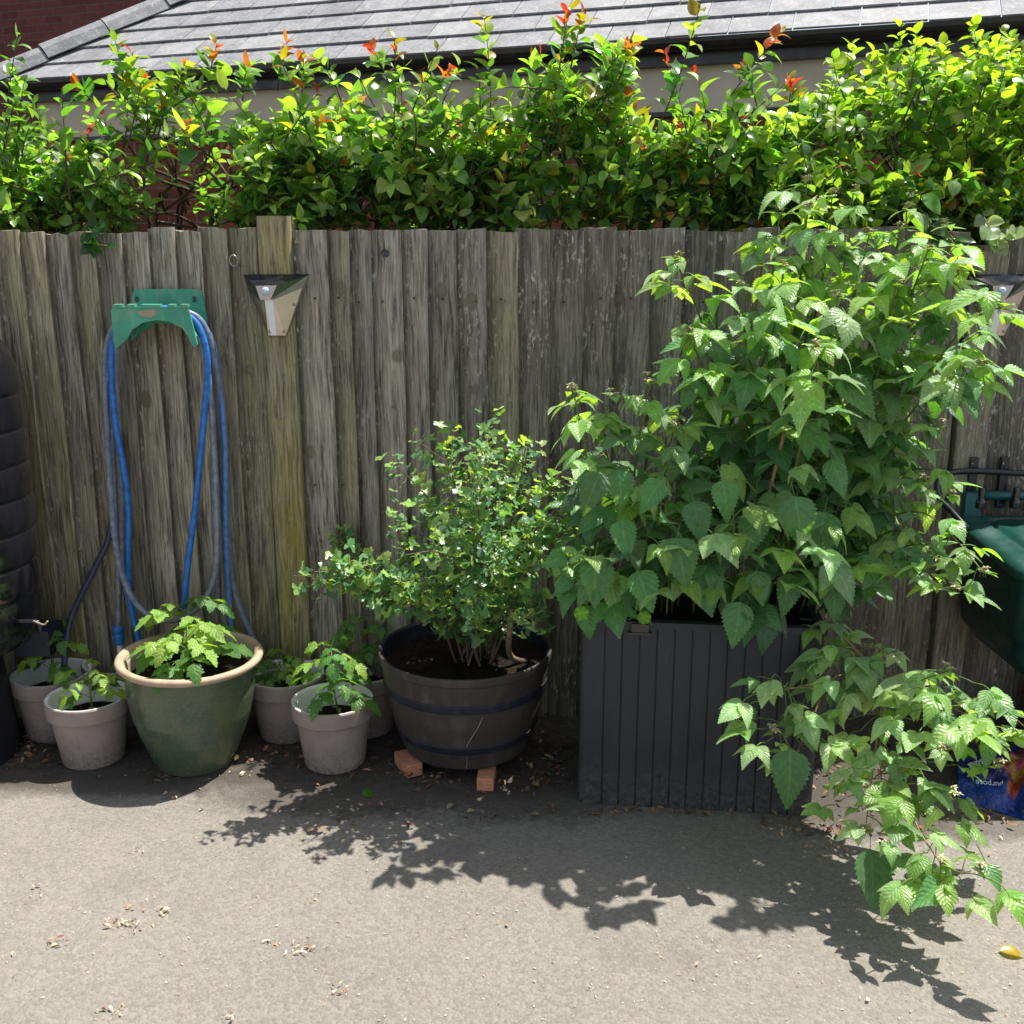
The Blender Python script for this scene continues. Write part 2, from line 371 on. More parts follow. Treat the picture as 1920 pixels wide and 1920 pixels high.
L_hedge = leaf_mat("hedge_leaf", .27, .50, .6, (1.7, 1.9, .45))
L_right = leaf_mat("soft_shrub_leaf", .40, .52, .5, (1.8, 1.95, .42))
L_goose = leaf_mat("gooseberry_leaf", .36, .42, .55, (2.2, 2.0, .4), 0, .25)
L_tom = leaf_mat("tomato_leaf", .45, .45, .45, (2.2, 2.0, .4), 5)

# ------------------------------------------------------------------ leaves
class LB:
    """leaf buffer: many leaf-sized surfaces collected into one mesh"""
    def __init__(s): s.V = []; s.F = []; s.C = []; s.U = []; s.n = 0
    def leaf(s, t, o, d, nrm, L, c, w=1.0):
        d = Vector(d).normalized(); n = Vector(nrm); n = n - d * n.dot(d)
        if n.length < 1e-4: n = d.orthogonal()
        n.normalize(); sd = d.cross(n)
        Mx = np.array([list(sd), list(d), list(n)], np.float64)
        v = t['v'] * np.array([L * w, L, L]) @ Mx + np.array(list(o))
        s.V.append(v); s.F.append(t['f'] + s.n); s.n += len(v)
        cc = np.ones((len(v), 4)); cc[:, :3] = c; s.C.append(cc)
        s.U.append(t['uv'])
    def build(s, name, mat, parent=None):
        V = np.concatenate(s.V); F = np.concatenate(s.F); C = np.concatenate(s.C); U = np.concatenate(s.U)
        if parent is not None:
            iv = np.array(world_of(parent).inverted()); V = V @ iv[:3, :3].T + iv[:3, 3]
        me = bpy.data.meshes.new(name)
        me.vertices.add(len(V)); me.vertices.foreach_set("co", V.astype(np.float32).ravel())
        nf = len(F); me.loops.add(nf * 4); me.loops.foreach_set("vertex_index", F.astype(np.int32).ravel())
        me.polygons.add(nf); me.polygons.foreach_set("loop_start", np.arange(nf, dtype=np.int32) * 4)
        me.polygons.foreach_set("loop_total", np.full(nf, 4, np.int32))
        me.polygons.foreach_set("use_smooth", np.ones(nf, bool))
        a = me.attributes.new("col", 'FLOAT_COLOR', 'POINT'); a.data.foreach_set("color", C.astype(np.float32).ravel())
        b = me.attributes.new("lv", 'FLOAT_VECTOR', 'POINT'); b.data.foreach_set("vector", U.astype(np.float32).ravel())
        me.update(calc_edges=True)
        return finish(name, me, mat, parent)

def leaf_tmpl(rows, half, wfun, fold=.25, droop=.25, tooth=0.0, pleat=0.0, npl=7, twist=0.0, curl=0.0):
    us = [-1, -.5, 0, .5, 1] if half == 2 else [-1, 0, 1]
    V = []; U = []
    for i in range(rows + 1):
        t = i / rows; wd = wfun(t)
        for u in us:
            tt = t; ww = wd
            if abs(u) == 1 and tooth and 0 < i < rows:
                if i % 2: ww *= 1 + tooth
                else: ww *= 1 - tooth * .55; 
                tt = t + (.018 if i % 2 else -.006)
            x = u * ww
            z = fold * abs(x) - droop * t * t + .06 * math.sin(t * 3.1) * droop
            if pleat: z += pleat * math.sin((t - abs(u) * .30) * npl * 2 * math.pi) * min(1, wd * 4) * (.4 + .6 * abs(u))
            z += twist * u * ww * t - curl * (u * u) * wd
            y = tt * (1 - .25 * droop * t)
            V.append((x, y, z)); U.append((u, t, 0))
    k = len(us); F = []
    for i in range(rows):
        for j in range(k - 1): F.append((i * k + j, i * k + j + 1, (i + 1) * k + j + 1, (i + 1) * k + j))
    return {'v': np.array(V, float), 'f': np.array(F, int), 'uv': np.array(U, float)}
def w_ovate(t): return .345 * (math.sin(math.pi * min(1, t ** .62)) ** .85) * (1 - .35 * t) + .004 if t < 1 else .002
def w_ellip(t): return .245 * math.sin(math.pi * t ** .85) ** .8 + .004 if 0 < t < 1 else .004
def w_broad(t): return .40 * math.sin(math.pi * t ** .72) ** .7 + .004 if 0 < t < 1 else .004
def w_tom(t): return .33 * (math.sin(math.pi * min(1, t ** .7)) ** .8) * (1 - .25 * t) * (1 + .18 * math.sin(t * 17)) + .004
T_rasp = [leaf_tmpl(24, 2, w_ovate, f, d, .10, .006, 7, tw, cu) for f, d, tw, cu in
          ((.25, .25, .1, .05), (.1, .42, -.15, .1), (.35, .12, .2, .0), (.0, .30, -.2, .14), (.18, .55, .05, .06), (-.1, .2, .1, .1))]
T_hedge = [leaf_tmpl(6, 1, w_ellip, f, d, 0, 0, 1, tw, 0) for f, d, tw in ((.45, .25, .2), (.25, .45, -.3), (.6, .1, 0), (.3, .6, .3), (.15, -.15, -.1))]
T_broad = [leaf_tmpl(6, 1, w_broad, f, d, 0, 0, 1, tw, 0) for f, d, tw in ((.35, .25, .2), (.2, .4, -.2), (.5, .1, 0), (.1, .1, .2))]
T_tom = [leaf_tmpl(14, 2, w_tom, f, d, .16, .01, 5, tw, .05) for f, d, tw in ((.25, .15, .1), (.1, .28, -.2), (.3, .08, .2), (0., .3, 0))]
def palm_tmpl(cup, lob=.30):
    V = [(0, 0, 0)]; U = [(0, 0, 0)]; n = 20
    for k in range(n + 1):
        a = R(-140 + 280 * k / n); 
        r = .5 * (1 + lob * math.cos(a * 2.55)) * (1.07 if k % 2 else .90) * (1 - .10 * abs(a) / 2.4)
        rr = r
        V.append((rr * math.sin(a), .32 + rr * math.cos(a), cup * rr * rr + .05 * math.sin(5 * a))); U.append((k / n * 2 - 1, .5, 0))
    V[0] = (0, .30, -.02)
    F = [(0, k, k + 1, k + 2) for k in range(1, n, 2)]
    return {'v': np.array(V, float), 'f': np.array(F, int), 'uv': np.array(U, float)}
T_goose = [palm_tmpl(c) for c in (.15, .5, -.3, .3)]

def rv(a=1.0, g=rng): return Vector((g.uniform(-a, a), g.uniform(-a, a), g.uniform(-a, a)))
def jit(c, a, g=rng):
    k = 1 + g.uniform(-a, a); return tuple(max(0, x * k * (1 + g.uniform(-a, a) * .35)) for x in c)

# ------------------------------------------------------------------ ground
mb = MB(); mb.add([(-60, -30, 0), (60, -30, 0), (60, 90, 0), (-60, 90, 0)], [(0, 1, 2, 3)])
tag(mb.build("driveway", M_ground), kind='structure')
mb = MB(); mb.add([(-30, 3.56, .004), (30, 3.56, .004), (30, 60, .004), (-30, 60, .004)], [(0, 1, 2, 3)])
tag(mb.build("garden_soil", M_soil), kind='structure')

# ------------------------------------------------------------------ garage and house behind
A = P(0, 152, 7.42); B = P(1920, 28, 5.46); ZE = (A.z + B.z) / 2
e = Vector((B.x - A.x, B.y - A.y, 0)).normalized(); nin = Vector((-e.y, e.x, 0))
C0 = Vector((A.x, A.y, ZE)) - e * .05
LEN = 9.5; PH = R(35)
t = thing("garage", (C0.x, C0.y, 0), "brick outbuilding with cream upper band and hipped grey slate roof behind the hedge", "building")
def eb(mbx, x0, x1, d0, d1, z0, z1, mi=0):     # box in garage axes: along the eave, inwards, up
    v = []; cl = []
    for z in (z0, z1):
        for d in (d0, d1):
            for x in (x0, x1):
                v.append(Vector((C0.x, C0.y, 0)) + e * x + nin * d + Vector((0, 0, z))); cl.append((x + d, z, 0))
    mbx.add(v, [(0, 2, 3, 1), (4, 5, 7, 6), (0, 1, 5, 4), (2, 6, 7, 3), (0, 4, 6, 2), (1, 3, 7, 5)], mi, False, cl)
mb = MB(); eb(mb, .25, LEN - .25, .16, 5.2, 0, ZE - .36); mb.build("wall", M_brick, t)
mb = MB(); eb(mb, .22, LEN - .22, .13, 5.2, ZE - .36, ZE - .06); mb.build("fascia_band", M_cream, t)
mb = MB(); eb(mb, .20, LEN - .2, .125, .155, ZE - .385, ZE - .363); mb.build("wall_plate", M_gutter, t)
# gutter: half round trough
mb = MB(); prof = [(-.055 * math.cos(a), -.06 * math.sin(a)) for a in np.linspace(0, math.pi, 9)] + [(.048 * math.cos(a), -.052 * math.sin(a)) for a in np.linspace(0, math.pi, 9)]
mb.prism([C0 + nin * (p[0] + .01) + Vector((0, 0, p[1] - .012)) for p in prof], e * LEN, smooth=False)
eb(mb, 0, LEN, .068, .126, ZE - .13, ZE - .02)
g = mb.build("gutter", M_gutter, t)
for x in (1.05, 2.9, 4.55, 6.0):
    mb = MB(); mb.prism([C0 + e * x + nin * (p[0] * 1.09 + .01) + Vector((0, 0, p[1] * 1.09 - .010)) for p in prof], e * .05)
    mb.build("gutter_bracket", M_gutter, g)
# slates: each row tilted, butted with small gaps, clipped to the hip
up = nin * math.cos(PH) + Vector((0, 0, math.sin(PH))); nr = (-nin * math.sin(PH) + Vector((0, 0, math.cos(PH))))
mb = MB(); cr = [(0, 0, 0)]
rows = 15; EXP = .215
for r_ in range(rows):
    s0 = r_ * EXP - .03; s1 = s0 + EXP + .05
    x = -.35 + (r_ % 2) * .165 + rng.uniform(-.03, .03)
    while x < LEN:
        wd = .33 + rng.uniform(-.006, .006)
        xa, xb = x, x + wd - .006
        l0 = max(xa, max(0, s0) * math.cos(PH)); l1 = max(xa, s1 * math.cos(PH))
        if l0 < xb - .02:
            l1 = min(l1, xb)
            j = rng.uniform(-.005, .005); lift = rng.uniform(0, .003); cc = (rng.random(), 0, 0)
            lo, hi = .020 + lift, .004
            q = [C0 + e * l0 + up * (s0 + j) + nr * lo, C0 + e * xb + up * (s0 + j) + nr * lo, C0 + e * xb + up * s1 + nr * hi, C0 + e * l1 + up * s1 + nr * hi]
            mb.prism(q, nr * -.011, 0, cc)
        x += wd
roof = mb.build("roof", M_slate, t)
mb = MB()      # the hip tiles
hd = (e + nin + Vector((0, 0, math.tan(PH)))).normalized()
hs = hd.cross(Vector((0, 0, 1))).normalized(); hu = hs.cross(hd)
for k in range(8):
    o = C0 + hd * (k * .46 - .08) + hu * (.018 + .006 * (k % 2))
    pr = [(.135, -.055), (.10, .01), (.05, .045), (0, .055), (-.05, .045), (-.10, .01), (-.135, -.055), (-.115, -.06), (-.05, .028), (0, .036), (.05, .028), (.115, -.06)]
    mb.prism([o + hs * a + hu * (b + .02) for a, b in pr], hd * .452 - hu * .010, 0, (rng.random() * .6, 0, 0))
mb.build("hip_tile", M_slate, roof)
mb = MB(); H = C0 + up * (rows * EXP) + e * (rows * EXP * math.cos(PH))
mb.prism([C0 - nr * .02, C0 + nin * 5.4 - Vector((0, 0, .02)), H - nr * .02], Vector((0, 0, -.02))); mb.build("hip_slope", M_slate, roof)

t = thing("brick_house", (-4, 11.5, 0), "dark red brick house wall standing beyond the slate roof at top left", "building")
mb = MB(); o = Vector((-4, 11.5, 0)); v = []; cl = []
for z in (0, 8):
    for d in (0, 6):
        for x in (-9, 5): v.append(o + e * x + nin * d + Vector((0, 0, z))); cl.append((x + d, z, 0))
mb.add(v, [(0, 2, 3, 1), (4, 5, 7, 6), (0, 1, 5, 4), (2, 6, 7, 3), (0, 4, 6, 2), (1, 3, 7, 5)], 0, False, cl); mb.build("wall", M_dbrick, t)

t = thing("lean_to", P(60, 300, 6.3), "low lean-to with sloping grey roof edge glimpsed through the left hedge", "outbuilding")
mb = MB(); a, b, c, d = P(-160, 232, 6.5), P(186, 300, 6.25), P(178, 345, 6.05), P(-160, 345, 6.1)
mb.prism([a, b, c, d], Vector((0, .06, -.05)), 0, (.7, 0, 0)); rf = mb.build("roof", M_slate, t)
mb = MB(); mb.prism([P(-160, 222, 6.52), P(192, 288, 6.27), P(192, 300, 6.27), P(-160, 232, 6.52)], Vector((0, .05, 0)))
mb.build("barge_board", M_gutter, t)
mb = MB(); zz = P(60, 345, 6.1).z - .08; xr = P(150, 300, 6.3).x; vv = [(x, y, z_) for z_ in (0, zz) for y in (6.22, 6.6) for x in (-3.9, xr)]
mb.add(vv, [(0, 2, 3, 1), (4, 5, 7, 6), (0, 1, 5, 4), (2, 6, 7, 3), (0, 4, 6, 2), (1, 3, 7, 5)], 0, False, [(x + y, z_, 0) for x, y, z_ in vv]); mb.build("wall", M_brick, t)

# ------------------------------------------------------------------ fence
YF = 3.50; ZT = P(900, 430, YF).z
fence = thing("wooden_fence", (0, YF, 0), "weathered grey brown feather-edge board fence running behind all the pots", "fence")
def board(mbx, x0, x1, top, alg, drk, rnd):
    n = 12; v = []; cl = []
    a0, a1 = rng.uniform(-.002, .002), rng.uniform(-.002, .002)
    for i in range(n + 1):
        z = top * i / n
        j0 = .0022 * math.sin(i * 1.3 + rnd * 20) + a0 * i / n; j1 = .0022 * math.sin(i * .9 + rnd * 33) + a1 * i / n
        bow = .003 * math.sin(i * .7 + rnd * 9)
        xs = [(x0 + j0 - .012, YF + .014), (x0 + j0 + .010, YF + .012 + bow), ((x0 + x1) / 2, YF + .0 + bow), (x1 + j1 - .005, YF - .015 + bow), (x1 + j1, YF - .011 + bow), (x1 + j1 - .004, YF + .016 + bow), (x0 - .012, YF + .018)]
        for (x, y) in xs: v.append((x, y, z + (0 if i < n else .004 * math.sin(x * 90 + rnd * 40)))); 
        zz = z / top
        al = min(1, alg * (.75 + .5 * (1 - zz))); dk = min(1, drk + .55 * max(0, 1 - zz * 6))
        e_ = min(1.4, dk + .75)
        cl += [(al * .5, 1.4, rnd), (al, min(1.2, dk + .45), rnd), (al, dk, rnd), (al, dk, rnd), (al, min(1, dk + .2), rnd), (al * .4, e_, rnd), (al, dk, rnd)]  # board edges darkened to paint in the shadow of the overlaps
    f = []; k = 7
    for i in range(n):
        for j in range(k): f.append((i * k + j, i * k + (j + 1) % k, (i + 1) * k + (j + 1) % k, (i + 1) * k + j))
    f.append(tuple(n * k + j for j in range(k))); f.append(tuple(range(k - 1, -1, -1)))
    mbx.add(v, f, 0, False, cl)
bx = lambda px: P(px, 440, YF).x
edges_mid = [552, 615, 655, 695, 753, 802, 857, 914, 974, 1033, 1096, 1155, 1221, 1285, 1345, 1402, 1460, 1520, 1580, 1642, 1700, 1760, 1818]
edges_left = [484, 427, 377, 329, 280, 229, 178, 131, 85, 36, -14, -66, -118, -170, -222, -275]
edges_right = [1890, 1950, 2005, 2060, 2120, 2180]
ALG = {36: .9, 85: .8, 131: .35, -14: .9, 178: .7, 229: .35, 280: .3, 329: .3, 377: .35, 427: .5, 484: .75, 615: .15, 655: .55, 695: .15, 974: .65}
def run(name, ed):
    mbx = MB()
    for a, b in zip(ed[:-1], ed[1:]):
        alg = ALG.get(b, .18 if b > 695 else .6) ; drk = .08 if b < 900 else (.45 if b < 980 else 1.0)
        if 300 < b < 560: drk = .2
        board(mbx, bx(a), bx(b) - .001, ZT + rng.uniform(-.008, .006) - (.010 if b < 300 else 0), alg, drk, rng.random())
    return mbx.build(name, M_wood, fence)
run("board_panel", edges_left[::-1]); run("board_panel", edges_mid); run("board_panel", edges_right)
def post(px0, px1, pytop, alg, drk):
    mbx = MB(); x0, x1 = P(px0, 500, YF).x, P(px1, 500, YF).x; zt = P(520, pytop, YF - .01).z
    rnd = rng.random()
    pts = [(x0, YF - .018), (x0 + .004, YF - .024), (x1 - .004, YF - .024), (x1, YF - .018), (x1, YF + .10), (x0, YF + .10)]
    mbx.prism([Vector((a, b, 0)) for a, b in pts], (0, 0, zt), 0, (alg, drk, rnd))
    mbx.box(x0 - .05, x1 + .05, YF + .035, YF + .075, 0, ZT - .05, 0, (.2, .9, rnd))
    return mbx.build("fence_post", M_wood, fence)
post(488, 549, 405, 1.0, .0); post(1822, 1886, 470, .25, .45)
mb = MB()
for z in (.3, .95, 1.5): mb.prism([Vector((-3.3, YF + .022, z + .05)), Vector((-3.3, YF + .022, z - .05)), Vector((-3.3, YF + .085, z))], (6.6, 0, 0), 0, (.2, .6, .4))
mb.build("arris_rail", M_wood, fence)
mb = MB(); c = P(722, 475, YF - .012)
for k in range(12): pass
mb.lathe([(0.0001, 0), (.011, 0), (.013, .003)], 0, 0, 0, 14, M=Matrix.Translation(c + Vector((0, .004, 0))) @ Matrix.Rotation(R(90), 4, 'X')); mb.build("knot_hole", M_black, fence)
# nails in two rows
mb = MB()
for a, b in zip(edges_mid[:14], edges_mid[1:15]):
    for py in (563, 905, 1130):
        c = P((a + b) / 2 + rng.uniform(-8, 8), py + rng.uniform(-6, 6), YF - .006)
        mb.lathe([(.0001, .002), (.0035, .002), (.004, -.004)], 0, 0, 0, 8, M=Matrix.Translation(c) @ Matrix.Rotation(R(90), 4, 'X'))
nl = mb.build("nail_heads", plastic("rusty_nail", (.05, .035, .025), .7), fence); nl['kind'] = 'stuff'
mb = MB(); c = P(438, 489, YF - .03)
mb.tube([c + Vector((.013 * math.cos(a), -.004 * math.sin(a), .018 * math.sin(a))) for a in np.linspace(0, 2 * math.pi, 14)], .0028, 6, sub=2)
mb.tube([c + Vector((0.01, 0, -.014)), c + Vector((.012, .035, -.016))], .0028, 6, sub=2)
tag(mb.build("screw_eye", M_screw), "small metal screw eye fixed in the fence left of the bare post top", "screw eye")

# ------------------------------------------------------------------ hedge shrubs
def interp(tab, x):
    for (a, b), (c, d) in zip(tab[:-1], tab[1:]):
        if a <= x <= c: return b + (d - b) * (x - a) / (c - a)
    return tab[0][1] if x < tab[0][0] else tab[-1][1]
RED = (.36, .035, .035); ORG = (.36, .10, .03); YEL = (.30, .25, .03); LG = (.27, .40, .085); MG = (.16, .29, .065); DG = (.06, .15, .05)
def twig(lb, st, o, d, L, nl, lsz, tm, colf, red=0, opp=False, g=rng):
    d = Vector(d).normalized(); pts = [o]; p = o.copy()
    bend = rv(.6, g); 
    for i in range(4):
        d = (d + bend * .22 + Vector((0, 0, .06))).normalized(); p = p + d * (L / 4); pts.append(p)
    st.tube(pts, lambda t: .0034 * (1 - .7 * t), 4, c=jit((.085, .062, .042), .4), sub=1, caps=False)
    az = g.uniform(0, 6.28)
    for i in range(nl):
        f = .18 + .82 * (i + g.random() * .4) / nl; k = min(3, int(f * 4)); q = pts[k].lerp(pts[k + 1], f * 4 - k)
        for side in ((0, math.pi) if opp else (0,)):
            a = az + side; b = d.orthogonal().normalized(); b = Matrix.Rotation(a, 3, d) @ b
            out = (b * .9 + d * (.35 + .5 * f) + Vector((0, 0, .1)) + rv(.3, g)).normalized()
            n = (d * .55 + Vector((0, 0, .75)) + rv(.55, g))
            s = lsz * g.uniform(.6, 1.3) * (1.0 if f < .8 else .75); cc = colf(f, red, g); ww = g.uniform(.85, 1.15)
            if cc[0] > cc[1] * 1.6: s *= .85; ww *= .75; out = (out + d * .5).normalized()
            lb.leaf(g.choice(tm), q + out * .006, out, n, s, cc, ww)
        az += 2.4 if not opp else 1.57
    return pts[-1], d
def col_photinia(f, red, g):
    r = g.random()
    if red and f > 1 - .42 * red: return jit(g.choice([RED, ORG, ORG, YEL]), .25, g)
    if r < .035: return jit(g.choice([ORG, YEL, YEL]), .25, g)
    if f > .62: return jit(LG if r < .6 else MG, .3, g)
    return jit(MG if r < .55 else DG, .35, g)
def col_right(f, red, g):
    r = g.random()
    if f > .6: return jit((.27, .40, .06), .3, g)
    return jit((.17, .30, .055) if r < .65 else (.07, .16, .04), .3, g)
def col_left(f, red, g):
    r = g.random()
    if r < .02: return jit(ORG, .2, g)
    return jit((.21, .35, .08) if r < .6 else (.10, .21, .05), .3, g)

def shrub(name, label, x0, x1, top, bot, n, y0, y1, trunks, colf, tm, mat, lsz, nl, opp=False, shoots=(), thin=None, Lr=(.14, .28), seed=1):
    g = random.Random(seed)
    lb = LB(); st = MB(); SH = .52; lsz *= .92; y0 -= SH; y1 -= SH
    trunks = [(a, b - SH) for a, b in trunks]; shoots = [(a, b, c, d - SH) for a, b, c, d in shoots]
    base = Vector((P((x0 + x1) / 2, 400, (y0 + y1) / 2).x, (y0 + y1) / 2, 0))
    root = thing(name, base, label, "shrub")
    tips = []
    for (tx, tdist) in trunks:                       # trunks from the soil behind the fence
        b = P(tx + g.uniform(-25, 25), 430, tdist); b.z = 0
        c1 = P(tx + g.uniform(-12, 12), 430, tdist); c2 = P(tx + g.uniform(-45, 45), 330, tdist + g.uniform(-.1, .1))
        c3 = P(tx + g.uniform(-90, 90), interp(top, tx) + 70, tdist + g.uniform(-.2, .1))
        st.tube([b, b.lerp(c1, .5) + Vector((g.uniform(-.03, .03), 0, 0)), c1, c2, c3], lambda t: .013 * (1 - .75 * t), 6, c=jit((.075, .055, .04), .3), sub=4)
        tips += [c1, c2, c3, c2.lerp(c3, .5)]
        for k in range(5):                           # side limbs
            s0 = c1.lerp(c2, g.uniform(-.2, 1)); px = tx + g.uniform(-160, 160); px = max(x0 + 10, min(x1 - 10, px))
            e0 = P(px, g.uniform(interp(top, px) + 40, 410), g.uniform(y0, y1))
            st.tube([s0, s0.lerp(e0, .5) + rv(.05, g), e0], lambda t: .007 * (1 - .6 * t), 5, c=jit((.085, .062, .045), .35), sub=4, caps=False)
            tips.append(e0)
    for i in range(n):
        for _ in range(20):
            px = g.uniform(x0, x1); tp = interp(top, px) + 30 + 30 * math.sin(px * .047 + seed) + 18 * math.sin(px * .11 + seed * 2); py = tp + 24 + (bot - tp - 24) * g.random() ** .9
            if thin and g.random() < thin(px, py): continue
            break
        y = g.uniform(y0, y1)
        if py > 380 and y < 3.70: y = 3.70 + .1 * g.random()
        o = P(px, py, y); L = g.uniform(*Lr)
        d = Vector((g.gauss(0, .9), g.gauss(-.25, .6), g.gauss(.5, .6)))
        if py < tp + 90: d = Vector((g.gauss(0, .4), g.gauss(-.1, .4), 1))
        top_lim = P(px, tp, y).z
        if o.z + max(0, d.normalized().z) * L > top_lim + .03: o.z -= (o.z + max(0, d.normalized().z) * L - top_lim - .03)
        red = (g.random() < .32) * g.uniform(.3, .8) if py < tp + 70 else (g.random() < .05) * .4
        twig(lb, st, o, d, L, nl, lsz, tm, colf, red, opp, g)
    for k in range(int((x1 - x0) / 10)):                  # low leafy twigs just above the fence
        px = g.uniform(x0, x1); py = g.uniform(375, bot - 2)
        if thin and g.random() < thin(px, py): continue
        twig(lb, st, P(px, py, g.uniform(3.66, 3.95)), Vector((g.gauss(0, 1), g.uniform(-.6, .1), g.uniform(-.25, .35))), g.uniform(.10, .18), max(5, nl - 4), lsz * .9, tm, colf, 0, opp, g)
    if not opp:
        for k in range(int((x1 - x0) / 38)):             # long arching sprays standing out of the mass
            px = g.uniform(x0 + 20, x1 - 20); tp = interp(top, px); py = g.uniform(tp + 60, 380); y = y0 + g.uniform(-.06, .12)
            if thin and g.random() < thin(px, py): continue
            twig(lb, st, P(px, py, y), Vector((g.gauss(0, 1), g.uniform(-.5, .1), g.uniform(.1, .9))), g.uniform(.28, .42), 11, lsz * 1.05, tm, colf, .3 * (g.random() < .3), False, g)
    for (a, b, red, y) in shoots:                    # long upright shoots with coloured tips
        p0, p1 = P(a[0], a[1], y), P(b[0], b[1], y - .02)
        twig(lb, st, p0, p1 - p0, (p1 - p0).length, 16 if not opp else 9, lsz * .92, tm, colf, red, opp, g)
    lb.build("foliage", mat, root); st.build("stems", M_attr, root)
    return root

top_left = [(-150, 215), (0, 235), (40, 250), (70, 300), (160, 315), (215, 340)]
shrub("leafy_shrub", "pale green leafy shrub at the left end above the fence", -150, 215, top_left, 435, 165, 4.2, 4.55, [(-60, 4.5), (40, 4.5), (150, 4.5)], col_left, T_hedge, L_hedge, .068, 11,
      shoots=[((30, 330), (20, 140), .3, 4.3), ((35, 300), (48, 130), .0, 4.35), ((100, 300), (68, 175), .0, 4.3), ((5, 300), (10, 170), 1.0, 4.25), ((10, 240), (20, 45), 0, 4.3)], seed=3)
top_a = [(90, 262), (165, 258), (200, 170), (250, 155), (300, 160), (350, 175), (400, 170), (450, 200), (490, 215), (520, 190), (570, 220), (640, 205), (700, 200), (760, 190), (810, 215), (850, 235), (900, 245)]
sh_a = [((235, 200), (238, 62), .0, 4.25), ((255, 200), (262, 100), .5, 4.25), ((390, 170), (393, 78), 1, 4.25), ((520, 170), (525, 72), 1, 4.25), ((640, 190), (620, 95), .2, 4.25),
        ((735, 260), (768, 72), .7, 4.2), ((740, 180), (700, 85), .7, 4.2), ((800, 190), (845, 125), .9, 4.2), ((175, 190), (145, 160), 1, 4.25), ((560, 200), (590, 110), .5, 4.25), ((330, 180), (345, 120), .3, 4.25), ((455, 190), (450, 120), .3, 4.25)]
def thin_a(px, py):
    if 180 < px < 470 and py > 265: return .88
    if px < 200: return .85 if py < 330 else .4
    return .0
shrub("red_tipped_shrub", "glossy shrub with orange red shoot tips rising over the left half of the fence", 90, 900, top_a, 432, 290, 4.2, 4.52,
      [(290, 4.55), (350, 4.6), (395, 4.5), (560, 4.6), (700, 4.5), (830, 4.6)], col_photinia, T_hedge + T_broad[:2], L_hedge, .072, 11, shoots=sh_a, thin=thin_a, seed=11)
top_b = [(850, 245), (900, 240), (950, 225), (1000, 195), (1040, 120), (1100, 95), (1150, 105), (1190, 175), (1220, 245), (1260, 245), (1300, 215), (1350, 190), (1400, 215), (1430, 270), (1500, 300), (1600, 330), (1700, 350), (1900, 370)]
sh_b = [((920, 220), (932, 30), .45, 4.2), ((1040, 180), (1070, 15), .6, 4.15), ((880, 330), (965, 130), .0, 4.15), ((1070, 130), (1085, 25), .9, 4.15), ((1130, 150), (1165, 70), .7, 4.15), ((1055, 300), (1060, 90), .1, 4.15),
        ((1230, 250), (1345, 10), .45, 4.15), ((1370, 180), (1455, 55), .8, 4.15), ((1470, 260), (1490, 145), 1, 4.25), ((1420, 200), (1400, 120), .5, 4.2), ((1290, 260), (1265, 90), .7, 4.2), ((1660, 360), (1720, 320), .5, 4.15), ((1780, 370), (1820, 325), .4, 4.15), ((1150, 170), (1190, 95), .2, 4.15), ((1010, 200), (990, 110), .2, 4.2), ((1690, 420), (1660, 345), .3, 4.1)]
shrub("red_tipped_shrub", "glossy shrub with orange red shoot tips rising above the fence behind the gooseberry and raspberry", 860, 1920, top_b, 434, 330, 4.2, 4.52,
      [(930, 4.5), (1090, 4.5), (1240, 4.5), (1420, 4.45)], col_photinia, T_hedge + T_broad[:2], L_hedge, .076, 11, shoots=sh_b, thin=lambda px, py: .25 if px > 1450 else 0, seed=21)
top_c = [(1380, 300), (1430, 255), (1480, 220), (1530, 165), (1600, 115), (1650, 95), (1700, 110), (1760, 90), (1830, 75), (1920, 80), (2050, 80)]
sh_c = [((1585, 200), (1610, 75), 0, 4.6), ((1680, 180), (1690, 45), 0, 4.6), ((1640, 220), (1650, 90), 0, 4.6), ((1840, 160), (1830, 40), 0, 4.55), ((1750, 180), (1765, 70), 0, 4.6), ((1900, 150), (1895, 60), 0, 4.5), ((1540, 240), (1545, 150), 0, 4.6)]
shrub("pale_green_shrub", "bushy lime green shrub with paired leaves at the right end above the fence", 1390, 2030, top_c, 434, 270, 4.25, 4.62, [(1560, 4.7), (1720, 4.7), (1880, 4.6)], col_right, T_broad, L_right, .055, 7, True, sh_c, lambda px, py: .25 if py > 300 else 0, seed=31)
# two small sprigs hanging over the fence
def sprig(name, label, pts, nl, lsz, colr, tm, seed):
    g = random.Random(seed); lb = LB(); st = MB(); q = [P(*p) for p in pts]
    root = thing(name, q[0], label, "plant"); st.tube(q, .0025, 5, c=(.07, .09, .03), sub=4)
    s = spline(q, 8)
    for i in range(nl):
        p = s[int((i + .5) / nl * (len(s) - 1))]; a = g.uniform(0, 6.28)
        d = Vector((math.cos(a) * .8, -.55, g.uniform(-.9, .2))); lb.leaf(g.choice(tm), p, d, Vector((0, -1, .6)) + rv(.4, g), lsz * g.uniform(.7, 1.2), jit(colr, .25, g))
    lb.build("foliage", L_hedge, root); st.build("stems", M_attr, root)
sprig("hanging_sprig", "dark green leafy sprig hanging over the fence above the hose hanger", [(185, 415, 3.62), (175, 435, 3.47), (165, 455, 3.45), (205, 462, 3.44)], 12, .055, (.03, .09, .018), T_broad, 5)
sprig("variegated_climber", "pale variegated climber trailing over the fence above the right solar light", [(1840, 400, 3.65), (1855, 425, 3.48), (1870, 450, 3.44), (1895, 440, 3.43), (1930, 430, 3.43)], 18, .055, (.28, .36, .20), T_broad, 6)
